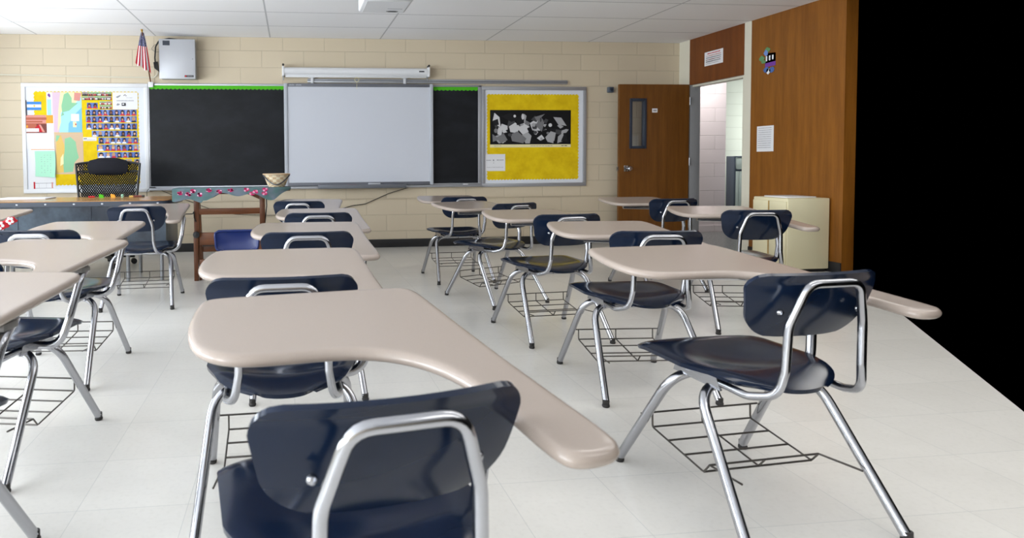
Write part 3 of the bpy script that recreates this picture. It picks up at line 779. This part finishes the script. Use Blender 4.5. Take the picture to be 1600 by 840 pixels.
tag(b.build('mint_sheet'), 'pale mint paper with handwriting curling off the left bulletin board', 'paper')
fg = thing('small_flag', 'small blue and white striped flag with a sun on the left bulletin board', 'flag', (0, 0, 0))
sheet('flag_cloth', None, None, LX(45), LX(66.8), LZ(172.3), LZ(159.3), Y2, M['paper'], [(rect(0, 1, .68, 1), M['flagblue']), (rect(0, 1, 0, .32), M['flagblue']), (blob(.52, .5, .07, .13, 12), M['gold'])]).parent = fg
b = MB(); b.tube([(LX(44.3), Y3, LZ(181)), (LX(44), Y3, LZ(157))], .004, M['ink'], 6); b.build('stick', fg)
# group photos, portraits
ZX = lambda zx: LX(125+zx/6.464); ZZ = lambda zy: LZ(135+zy/6.464)
ORD = ['first', 'second', 'third', 'fourth', 'fifth', 'sixth', 'seventh', 'eighth', 'ninth', 'tenth']
def group_photo(zx0, zx1, zy0, zy1, label, seed):
    r = random.Random(seed); sh = [(rect(0, 1, .45, 1), M['mapgreen'] if seed % 3 else M['bg'][2]), (rect(0, 1, 0, .2), M['top'][1])]
    for k in range(5):
        u = .1+.2*k+r.uniform(-.03, .03); sh.append((rect(u-.08, u+.08, .12, .5), r.choice(M['top']))); sh.append((blob(u, .6, .055, .13, 8), r.choice(M['skin']))); sh.append((rect(u-.06, u+.06, .66, .78), r.choice(M['hair'])))
    sheet('group_photo', label, 'photo', ZX(zx0)+.001, ZX(zx1)-.001, ZZ(zy1)+.001, ZZ(zy0)-.001, Y1, M['bg'][2], sh, 'group photos on the left bulletin board')
for row, (y0, y1) in enumerate(((58, 98), (100, 140))):
    for k in range(5): group_photo(30+k*59, 89+k*59, y0, y1, 'group photo, %s from left in the %s strip on the left bulletin board' % (ORD[k], ('topmost', 'second')[row]), row*5+k)
for row, (y0, y1) in enumerate(((150, 188), (190, 228))):
    for k in range(2): group_photo(203+k*62, 265+k*62, y0, y1, '%s group photo of the pair %s the white notice, %s row' % (('left', 'right')[k], 'beside', ('upper', 'lower')[row]), 20+row*2+k)
ROWS = [(165, 225, [75, 130, 185]), (235, 297, [60+57.2*k for k in range(10)]), (302, 366, [62+57*k for k in range(10)]), (374, 438, [64+57*k for k in range(10)]),
        (448, 511, [118+57.3*k for k in range(9)]), (519, 582, [184, 242]+[244+57*k for k in range(1, 7)]), (590, 656, [166, 243]+[245+57*k for k in range(1, 7)]),
        (667, 726, [170, 248]+[250+57*k for k in range(1, 7)])]
PH = 'student portraits on the left bulletin board'
COLN = ['red', 'black', 'white']
def portrait(x0, x1, y0, y1, label, seed, ti, bi):
    r = random.Random(seed); hi = r.choice((0, 0, 1, 1, 2)); si = r.choice((0, 0, 1, 1, 2)); lean = r.uniform(-.06, .06)
    sh = [(blob(.5+lean, .55, .33, .40, 14), M['hair'][hi]), ([(.08, 0), (.92, 0), (.86, .2), (.66, .34), (.34, .34), (.14, .2)], M['top'][ti]),
          (rect(.42+lean/2, .58+lean/2, .26, .42), M['skin'][si]), (blob(.5+lean, .55, .185, .235, 14), M['skin'][si]), ([(.33+lean, .62), (.67+lean, .62), (.6+lean, .84), (.4+lean, .84)], M['hair'][hi]),
          (blob(.44+lean, .56, .02, .02, 6), M['ink']), (blob(.56+lean, .56, .02, .02, 6), M['ink']), (rect(.45+lean, .55+lean, .44, .46), M['red'])]
    sheet('portrait_photo', label, 'photo', ZX(x0)+.0012, ZX(x1)-.0012, ZZ(y1)+.0012, ZZ(y0)-.0012, Y1, M['bg'][bi], sh, PH)
for ri, (y0, y1, xs) in enumerate(ROWS):
    for k in range(len(xs)-1):
        sd = ri*20+k; ti = random.Random(sd*3+1).choice((0, 0, 1, 1, 2)); bi = random.Random(sd*7+2).choice((0, 0, 1))
        portrait(xs[k], xs[k+1], y0, y1, 'portrait in %s top, %s from left in %s row of the photo wall' % (COLN[ti], ORD[k], ORD[ri]), sd, ti, bi)
for k, (x0, x1) in enumerate(((283, 345), (365, 430), (448, 515), (540, 596))):
    portrait(x0, x1, 738, 800, 'dark portrait, %s from left in the bottom row just above the mesh chair' % ORD[k], 300+k, 1 if k < 3 else 2, 2)
sheet('notice', 'white notice with logos at top right of the photo wall', 'paper', ZX(335), ZX(588), ZZ(232), ZZ(60), Y1, M['paper'],
      [([(.12, .72), (.22, .8), (.34, .86), (.3, .76), (.2, .66)], M['grey_ink']), (blob(.46, .82, .02, .03, 8), M['ink']), (blob(.5, .86, .02, .03, 8), M['ink']), (blob(.54, .8, .02, .03, 8), M['ink'])]
      + dashes(.56, .84, .68, .015, 5, M['grey_ink'], 3, .6)+dashes(.16, .86, .51, .028, 14, M['grey_ink'], 4)+[(rect(.36, .52, .2, .38), M['ink']), (rect(.39, .46, .27, .34), M['paper']), ([(.14, .24), (.2, .36), (.3, .3), (.22, .22)], M['grey_ink'])])
sheet('caption_strip', 'narrow white caption strip on yellow paper left of the portraits', 'paper', ZX(30), ZX(165), ZZ(552), ZZ(515), Y1, M['paper'], dashes(.05, .28, .6, .16, 3, M['ink'], 5)+dashes(.3, .9, .3, .06, 6, M['grey_ink'], 6))
# right board: print (plain abstract) and note
ab = random.Random(11); sh = []
GR = [mat('print_grey_%d' % i, (g, g, g+3), .5, spec=.2) for i, g in enumerate((30, 70, 120, 165, 205))]
M['print_black'] = mat('print_black', (20, 20, 23), .5, spec=.2)
for k in range(46):
    cx, cy = ab.uniform(.06, .94), ab.uniform(.12, .86); a = ab.uniform(0, PI); L, W = ab.uniform(.03, .12), ab.uniform(.05, .2)
    n = ab.choice((3, 4, 4, 5)); p = []
    for q in range(n):
        an = 2*PI*q/n+ab.uniform(-.3, .3); ux, uy = L*math.cos(an), W*math.sin(an)
        p.append((min(.99, max(.01, cx+ux*math.cos(a)-uy*.4*math.sin(a))), min(.97, max(.03, cy+ux*2.2*math.sin(a)+uy*math.cos(a)))))
    sh.append((p, GR[ab.choice((0, 1, 2, 3, 3, 4, 4))]))
for k in range(14): sh.append((blob(ab.uniform(.06, .94), ab.uniform(.15, .85), ab.uniform(.01, .03), ab.uniform(.03, .09), 12), GR[ab.choice((1, 2, 3, 4))]))
pr = thing('art_print', 'wide black and white abstract print on yellow paper', 'picture', (0, 0, 0))
sheet('print_image', None, None, 2.507, 3.578, 1.285, 1.722, Y1, M['print_black'], sh).parent = pr
sheet('print_margin', None, None, 2.507, 3.578, 1.247, 1.2855, Y1, M['mapcream'], dashes(.05, .15, .5, .08, 3, M['grey_ink'], 8)+dashes(.5, .78, .5, .1, 8, M['grey_ink'], 9)+dashes(.88, .96, .5, .12, 2, M['ink'], 10)).parent = pr
sheet('handwritten_note', 'white handwritten note at lower left of the yellow board', 'paper', 2.443, 2.705, .948, 1.162, Y2, M['paper'],
      dashes(.06, .3, .64, .025, 4, M['grey_ink'], 12)+dashes(.38, .46, .64, .05, 1, M['grey_ink'], 13)+dashes(.58, .92, .65, .03, 5, M['grey_ink'], 14)+[(blob(.42, .48, .02, .025, 8), M['grey_ink'])]+dashes(.08, .92, .22, .014, 14, M['grey_ink'], 15))
# chalkboard
cbd = thing('chalkboard', 'long black chalkboard behind the white board', 'chalkboard', (0, 0, 0))
b = MB(); b.box(-1.69, 2.355, D-.018, D-.001, .80, 2.0, M['chalk']); b.build('writing_surface', cbd, smooth=False)
for (x0, x1, z0, z1) in ((-1.704, -1.688, .79, 2.03), (2.35, 2.393, .76, 2.03), (-1.704, 2.393, 2.01, 2.035)):
    b = MB(); b.box(x0, x1, D-.026, D, z0, z1, M['alu'], .003); b.build('frame', cbd)
b = MB(); b.box(-1.70, 2.392, D-.075, D, .752, .765, M['alu'], .004); b.box(-1.70, 2.392, D-.03, D-.001, .765, .80, M['alu'], .003); b.box(-1.70, 2.392, D-.078, D-.07, .752, .78, M['alu'], .003); b.build('chalk_tray', cbd)
b = MB(); b.box(2.15, 2.21, D-.06, D-.03, .766, .792, M['white'], .006); tag(b.build('chalk_eraser'), 'small pale block on the chalk tray at right of the white board', 'eraser')
def border(x0, x1, lab):
    n = round((x1-x0)/.05); p = [(x0, 2.012)]
    for k in range(n):
        for q in range(6): s = (k+q/6)/n; p.append((x0+(x1-x0)*s, 1.975-.012*abs(math.sin(PI*q/6))))
    p += [(x1, 1.975), (x1, 2.012)]
    b = MB(); b.prism([(x, D-.0205, z) for x, z in p], (0, .001, 0), M['greenborder']); tag(b.build('scalloped_border', smooth=False), lab, 'paper border')
border(-1.685, -.09, 'green scalloped border strip along the left chalkboard top')
border(1.775, 2.348, 'short green scalloped border strip right of the white board')
# interactive white board
sb = thing('interactive_whiteboard', 'large white interactive board mounted over the chalkboard', 'whiteboard', (0, 0, 0))
YB = D-.09; k_ = YB/D
q0, q1, qz0, qz1 = -.091*k_, 1.777*k_, 1.072+(.782-1.072)*k_, 1.072+(2.05-1.072)*k_
b = MB(); b.box(q0+.01, q1-.01, YB+.012, D-.02, qz0+.01, qz1-.01, M['board_trim']); b.build('back_shell', sb, smooth=False)
b = MB(); b.box(q0+.04, q1-.04, YB+.006, YB+.0125, qz0+.035, qz1-.03, M['whiteboard']); b.build('white_surface', sb, smooth=False)
for x0, x1 in ((q0, q0+.046), (q1-.046, q1)):
    b = MB(); b.box(x0, x1, YB-.008, YB+.03, qz0, qz1, M['board_side'], .012); b.build('side_frame', sb)
b = MB(); b.box(q0+.046, q1-.046, YB-.004, YB+.03, qz1-.042, qz1-.002, M['board_trim'], .004); b.build('top_frame', sb)
b = MB(); b.box(q0+.046, q1-.046, YB-.004, YB+.03, qz0+.0, qz0+.042, M['board_trim'], .004); b.build('bottom_frame', sb)
b = MB()
for k in range(11):
    if k != 5: b.box(q0+.062+k*.014, q0+.072+k*.014, YB-.005, YB-.003, qz1-.028, qz1-.028+(.012 if k % 2 else .009), M['board_side'])
b.build('maker_mark', sb, smooth=False)
pt = MB(); pt.box(.312, 1.40, YB-.07, YB+.0, .752, .775, M['board_trim'], .006); pt.box(.312, 1.40, YB-.074, YB-.064, .752, .80, M['alu_dark'], .004); pt.box(.312, .335, YB-.07, YB, .752, .802, M['alu_dark'], .004); pt.box(1.378, 1.40, YB-.07, YB, .752, .802, M['alu_dark'], .004); pt.build('pen_tray', sb)
for (x, mt, lab) in ((.55, 'slate_dark', 'dark marker lying in the pen tray, leftmost of the pens'), (.74, 'red', 'red marker lying in the pen tray under the white board'), (1.2, 'steelblue', 'blue marker lying at the right of the pen tray')):
    b = MB(); b.tube([(x-.07, YB-.035, .788), (x+.05, YB-.035, .788), (x+.075, YB-.035, .788)], [.012, .012, .008], M[mt], 10); tag(b.build('marker'), lab, 'marker', 'pens in the white board tray')
b = MB(); b.box(.93, 1.08, YB-.055, YB-.015, .776, .818, M['alu'], .006); tag(b.build('board_eraser'), 'grey board eraser standing in the pen tray', 'eraser')
# map rail and clips
b = MB(); b.box(.2, 3.53, D-.03, D, 2.053, 2.103, M['alu'], .006); b.box(.2, 3.53, D-.034, D-.03, 2.073, 2.082, M['alu_dark']); tag(b.build('map_rail'), 'long aluminium map rail above the white and yellow boards', 'rail')
for x, lab in ((.254, 'white map hook at the left end of the rail'), (1.405, 'white map hook on the rail under the screen\'s right half')):
    b = MB(); b.box(x-.014, x+.02, D-.045, D-.034, 2.035, 2.125, M['white'], .004); b.box(x-.04, x+.04, D-.043, D-.0345, 2.108, 2.13, M['white'], .004)
    tag(b.build('map_hook'), lab, 'hook', 'map hooks')
# pull-down screen
sc = thing('projector_screen', 'rolled-up white projector screen in its long case above the board', 'screen', (0, 0, 0))
ys = D-.1; kk = ys/D
b = MB(); sx0, sx1, sz = -.08*kk, 1.70*kk, 1.072+(2.182-1.072)*kk
b.tube([(sx0, ys, sz+.012), (sx1, ys, sz+.012)], .048, M['white'], 20); b.box(sx0, sx1, ys-.02, ys+.045, sz-.045, sz+.0, M['white'], .008); b.build('case', sc)
b = MB(); b.box(sx0+.01, sx1-.01, ys-.006, ys+.006, sz-.06, sz-.04, M['white'], .004); b.build('bottom_bar', sc)
for x in (sx0-.014, sx1+.014):
    b = MB(); b.box(x-.014, x+.014, ys-.045, D-.001, sz-.05, sz+.07, M['white'], .008); b.tube([(x, ys+.05, sz-.09), (x, ys+.05, sz+.1)], .007, M['steel'], 8); b.lathe([(0, -.004), (.014, 0), (.014, .012)], M['rubber'], (x, ys-.05, sz+.085), 10, 'Y'); b.tube([(x, ys-.045, sz+.085), (x, ys+.05, sz+.085)], .008, M['rubber'], 8); b.build('bracket', sc)
b = MB(); b.tube([(.80+.026*math.cos(a*.3), ys-.008, sz-.085+.026*math.sin(a*.3)) for a in range(21)], .003, M['mapcream'], 6, closed=True); b.tube([(.80, ys-.008, sz-.11), (.80, ys-.008, sz-.2)], .002, M['mapcream'], 6); b.build('pull_cord', sc)
b = MB(); b.box(sx1-.11, sx1-.045, ys-.0485, ys-.046, sz+.006, sz+.022, M['ink']); b.build('name_plate', sc, smooth=False)
# electrical box, cords, flag
bx = thing('equipment_box', 'grey metal equipment box on the wall above the chalkboard', 'box', (0, 0, 0))
yb = D-.17; kb = yb/D
X0, X1, Z0, Z1 = -1.572*kb, -1.147*kb, 1.072+(2.092-1.072)*kb, 1.072+(2.568-1.072)*kb
b = MB(); b.box(X0+.008, X1-.008, yb+.015, D-.001, Z0+.008, Z1-.008, M['box_grey'], .004); b.build('body', bx)
b = MB(); b.box(X0, X1, yb, yb+.016, Z0, Z1, M['box_grey'], .006); b.lathe([(0, -.004), (.008, -.003), (.009, 0)], M['steel'], (X1-.03, yb, (Z0+Z1)/2), 10, 'Y'); b.build('lid', bx)
b = MB(); b.box(X0+.045, X0+.125, yb-.002, yb, Z1-.075, Z1-.02, M['slate_dark']); b.build('vent', bx, smooth=False)
b = MB(); b.box(X1-.125, X1-.022, yb-.002, yb, Z0+.022, Z0+.044, M['black']); b.box(X1-.121, X1-.105, yb-.003, yb-.002, Z0+.025, Z0+.041, M['red'])
for k in range(6): b.box(X1-.095+k*.011, X1-.088+k*.011, yb-.003, yb-.002, Z0+.029, Z0+.037, M['grey_ink'])
b.build('badge', bx, smooth=False)
pc = thing('power_cord', 'black power cord with adapter at the left of the grey wall box', 'cord', (0, 0, 0))
b = MB(); b.tube(fillet([(X0+.2, D-.06, Z1+.012), (X0+.1, D-.06, Z1+.025), (X0-.02, D-.05, Z1+.0), (X0-.062, D-.04, Z1-.07), (X0-.075, D-.03, Z1-.2), (X0-.07, D-.03, Z0+.2)], .05, 5), .009, M['black'], 8); b.build('cable', pc)
b = MB(); b.prism([(X0-.09, D-.05, Z0+.21), (X0-.045, D-.05, Z0+.22), (X0-.03, D-.05, Z0+.1), (X0-.08, D-.05, Z0+.14)], (0, .04, 0), M['black']); b.build('adapter', pc)
b = MB(); b.tube(fillet([(X0-.05, D-.02, Z0+.1), (X0-.055, D-.02, Z0+.07), (X0-.09, D-.012, Z0+.035), (-2.0, D-.012, Z0+.035), (XL, D-.012, 2.135)], .03, 5), .008, M['cream'], 6); tag(b.build('wall_wire'), 'thin cream wire along the wall left of the grey box', 'wire')
b = MB(); b.tube(fillet([(X0+.0, D-.03, Z1-.02), (X0-.08, D-.03, Z1-.05), (X0-.12, D-.03, Z1-.1), (X0-.06, D-.03, Z1-.13), (X0, D-.03, Z1-.13)], .04, 5), .003, M['bracket'], 6); tag(b.build('loose_wire'), 'thin looped wire between the flag and the grey wall box', 'wire')
fl = thing('wall_flag', 'draped red, white and blue striped flag on a short staff', 'flag', (0, 0, 0))
tip = Vector((-1.683, 7.55, 2.633)); foot = Vector((-1.665, D-.03, 2.03))
b = MB(); b.tube([foot, tip+(foot-tip)*.09], .008, M['oak_v'], 8); b.build('staff', fl)
b = MB(); dd = (tip-foot).normalized(); b.tube([tip-dd*.07, tip-dd*.045, tip-dd*.02, tip+dd*.015], [.008, .014, .011, .001], M['gold'], 10); b.build('finial', fl)
def flagfn(u, v):     # u across the folds, v up
    t = 1-v; c0 = tip+(foot-tip)*.1
    w = .014+.072*t**.75; x = -1.683-.006*t
    s = -1+2*u; ph = s*PI*2.2
    low = 2.57-.40*t-.055*s*t**2-.012*math.sin(ph*1.0)*t**3
    return (x+w*s*1.0+.0*t*t, 7.60+.03*t+.012*math.cos(ph)*(.25+t), low)
b = MB(); b.grid(flagfn, 72, 30, M['flag'], uv=True); b.build('cloth', fl)
b = MB(); b.box(foot.x-.03, foot.x+.03, D-.05, D-.031, 1.985, 2.05, M['white'], .006); b.build('holder', fl)
# small device and cables by the chalk tray
dv = thing('cable_box', 'small black box with a cable on the chalk tray left of the ironing board', 'device', (0, 0, 0))
b = MB(); b.box(-1.70, -1.635, D-.072, D-.03, .765, .795, M['black'], .005); b.build('housing', dv)
b = MB(); b.tube(fillet([(-1.70, D-.05, .78), (-1.73, D-.05, .75), (-1.735, D-.04, .68)], .02), .004, M['black'], 6); b.tube(fillet([(-1.635, D-.05, .785), (-1.45, D-.03, .70), (-1.2, D-.02, .60), (-1.0, D-.02, .52), (-.7, D-.02, .45), (-.3, D-.02, .43), (.1, D-.02, .43)], .2, 4), .004, M['black'], 6); b.build('cable', dv)
b = MB(); b.tube(fillet([(1.46, D-.03, .755), (1.2, D-.02, .68), (.9, D-.02, .55), (.75, D-.02, .535), (.4, D-.02, .44), (.1, D-.02, .43)], .15, 4), .005, M['black'], 6); tag(b.build('board_cable'), 'thin black cable sagging along the wall below the white board', 'cable')
# projector hanging from the ceiling
pj = thing('projector', 'white projector hanging from the ceiling above the board', 'projector', (.755, 5.06, 0))
b = MB(); b.box(-.20, .185, -.23, .215, 2.3, 2.42, M['white'], .018); b.build('body', pj)
b = MB(); b.box(-.17, .165, -.17, .205, 2.2985, 2.301, M['white'], .001)
b.build('bottom_cover', pj, smooth=False)
b = MB(); b.prism([(.02, .15, 2.2965), (.045, .17, 2.2965), (.10, .17, 2.2965), (.12, .15, 2.2965), (.09, .135, 2.2965), (.05, .135, 2.2965)], (0, 0, .002), M['black']); b.build('lens_shift_slot', pj, smooth=False)
b = MB(); b.box(.02, .14, .06, .066, 2.297, 2.2985, M['grey_ink']); b.build('label_line', pj, smooth=False)
b = MB()
for x in (-.04, .06, .14): b.box(x-.035, x+.025, -.232, -.2, 2.31, 2.36, M['black'], .002)
b.build('vent', pj)
b = MB(); b.lathe([(0, .235), (.04, .235), (.045, .225), (.045, .2)], M['black'], (.0, 0, 2.36), 18, 'Y'); b.build('lens', pj)
b = MB(); b.tube([(0, 0, 2.42), (0, 0, 2.6)], .025, M['white'], 14); b.lathe([(.0, 2.575), (.09, 2.575), (.09, 2.599)], M['white'], (0, 0, 0), 20); b.build('ceiling_mount', pj)
# sensor box by the door
b = MB(); b.box(4.07, 4.145, D-.05, D, 1.948, 2.02, M['greyblue'], .008); b.lathe([(0, -.062), (.02, -.06), (.024, -.05)], M['slate_dark'], (4.108, D, 1.985), 12, 'Y'); b.box(4.145, 4.18, D-.012, D, 1.992, 2.0, M['cream']); tag(b.build('wall_sensor'), 'small grey square sensor on the wall left of the open door', 'sensor')
# right wall papers
def rsheet(name, label, cat, y0, y1, z0, z1, base, shapes=()):   # u runs towards the camera
    b = MB(); x = XR-.0015; b.box(x, XR, y1, y0, z0, z1, base)
    for k, (pts, mt) in enumerate(shapes): b.poly([(x-.0003-.0001*k, y0+(y1-y0)*u, z0+(z1-z0)*v) for u, v in pts], mt)
    return tag(b.build(name, smooth=False), label, cat)
rsheet('notice_sign', 'white notice with red heading on the wood panel above the doorway', 'sign', 7.43, 7.09, 2.218, 2.386, M['paper'],
       dashes(.16, .86, .86, .045, 9, M['red'], 21)+dashes(.1, .9, .70, .03, 11, M['brick_red'], 22)+dashes(.1, .92, .56, .03, 13, M['ink'], 23)+dashes(.1, .92, .42, .03, 12, M['dusk'], 24)+dashes(.1, .9, .28, .03, 12, M['ink'], 25)+dashes(.1, .8, .14, .022, 11, M['grey_ink'], 26))
rsheet('schedule_sheet', 'white printed sheet on the wood panel right of the doorway', 'paper', 6.515, 6.27, 1.155, 1.43, M['paper'],
       sum((dashes(.1, .9, .92-.085*k, .012, 9, M['grey_ink'], 30+k) for k in range(10)), []))
od = thing('door_ornament', 'colourful pink and green paper ornament on the right wood panel', 'decoration', (XR, 6.36, 2.12))
b = MB()
for (pts, mt, dx) in (([(.06, -.02), (-.10, -.02), (-.10, .075), (.03, .085)], 'hotpink', 0), ([(.05, -.06), (-.1, -.06), (-.1, -.015), (.05, -.02)], 'purple', .0005)):
    b.prism([(-dx, y, z) for y, z in pts], (.003, 0, 0), M[mt])
for k in range(3): b.box(-.002, 0, .04-k*.045, .02-k*.045, .0+.004*k, .055, M['paper'])
b.build('banner', od, smooth=False)
b = MB()
for (cy, cz, r, mt) in ((.10, .04, .04, 'leaf'), (.075, .0, .03, 'leaf'), (.02, .12, .04, 'leaf')): b.prism([(-.004, cy+u, cz+v) for u, v in blob(0, 0, r, r*.7, 8, .3, int(r*1000))], (.003, 0, 0), M[mt])
b.build('leaf', od, smooth=False)
b = MB()
for (cy, cz, r, mt) in ((.03, -.09, .035, 'steelblue'), (.0, -.11, .03, 'paper'), (-.05, -.1, .035, 'steelblue'), (.035, .09, .028, 'bgp')): b.prism([(-.005, cy+u, cz+v) for u, v in blob(0, 0, r, r, 8, .25, int(r*2000))], (.003, 0, 0), M[mt] if mt in M else M['bg'][1])
b.build('flower', od, smooth=False)
# cream cabinet at the right wall
cc = thing('low_cabinet', 'low cream metal cabinet against the right wood panel', 'cabinet', (4.62, 5.52, 0))
b = MB(); b.box(0, .43, 0, .45, .03, .70, M['cream_cab'], .008); b.box(.02, .41, .02, .43, 0, .03, M['black']); b.build('body', cc)
for (y0, y1) in ((.01, .22), (.235, .44)):
    b = MB(); b.box(-.014, 0, y0, y1, .05, .67, M['cream_cab'], .004); dd_ = b.build('door', cc)
    b = MB(); b.box(-.024, -.014, (y1-.03 if y0 < .1 else y0+.02), (y1-.02 if y0 < .1 else y0+.03), .36, .46, M['steel'], .003); b.build('handle', dd_)
b = MB(); b.box(-.016, .0, .221, .234, .05, .67, M['tan']); b.build('centre_strip', cc, smooth=False)
b = MB(); b.box(4.68, 4.98, 5.60, 5.9, .7005, .712, M['paper'], .002); tag(b.build('paper_pile'), 'thin pile of white papers on the low cream cabinet', 'paper')

# ------------------------------------------------------------------ light: daylight at the windows, added overhead fill, hall lamp
def area(name, loc, rot, sx, sy, power, col=(1, 1, 1)):
    l = bpy.data.lights.new(name, 'AREA'); l.shape = 'RECTANGLE'; l.size = sx; l.size_y = sy; l.energy = power; l.color = col
    o = bpy.data.objects.new(name, l); COL.objects.link(o); o.location = loc; o.rotation_euler = rot; return o
PWR = (235, 245, 265, 262, 138)
for (a, c), p_ in zip(WIN, PWR):
    area('window_daylight', (XL-.45, (a+c)/2, 1.5), (0, -PI/2-.55, 0), 1.5, c-a-.02, p_, (.87, .94, 1.0))
for lx_, ly_ in ((1.704, -.05), (1.704, 2.0), (3.06, -.05), (3.06, 2.0), (3.06, 4.0), (4.41, 2.0), (4.41, 4.0)):  # unseen overhead fill lights, added to brighten the dim right side
    area('added_overhead_fill', (lx_, ly_, HC-.012), (0, 0, 0), 1.2, .55, 11, (1, .98, .94))
area('hall_lamp', (5.95, 8.1, 2.56), (0, 0, 0), .3, 1.0, 30, (1, .97, .95))
area('hall_window', (8.2, 9.8, 1.6), (0, PI/2, 0), 1.6, .9, 20, (.93, 1, .99))
w = bpy.data.worlds.new('world'); S.world = w; w.use_nodes = True
w.node_tree.nodes['Background'].inputs[0].default_value = (0, 0, 0, 1); w.node_tree.nodes['Background'].inputs[1].default_value = 0

# ------------------------------------------------------------------ camera
cam = bpy.data.cameras.new('camera'); co = bpy.data.objects.new('camera', cam); COL.objects.link(co); S.camera = co
yaw, pitch, roll = .109946764, .0381258590, -.00765844468
cy, sy, cp, sp_ = math.cos(yaw), math.sin(yaw), math.cos(pitch), math.sin(pitch)
fwd = Vector((sy*cp, cy*cp, -sp_)); right = Vector((cy, -sy, 0)); up = right.cross(fwd)
r2 = right*math.cos(roll)+up*math.sin(roll); u2 = up*math.cos(roll)-right*math.sin(roll)
mw = Matrix((( r2.x, u2.x, -fwd.x, 0), (r2.y, u2.y, -fwd.y, 0), (r2.z, u2.z, -fwd.z, 1.072), (0, 0, 0, 1)))
co.matrix_world = mw
cam.sensor_fit = 'HORIZONTAL'; cam.sensor_width = 36.; cam.lens = 36*1000/1600
cam.shift_x = (800-567.0986)/1600; cam.shift_y = -(420-291.5)/1600
cam.clip_start = .05; cam.clip_end = 100
cam.dof.use_dof = True; cam.dof.focus_distance = 4.6; cam.dof.aperture_fstop = 5.6
S.view_settings.view_transform = 'Standard'; S.view_settings.look = 'None'; S.view_settings.gamma = 1
S.view_settings.use_curve_mapping = False; S.view_settings.exposure = 0.
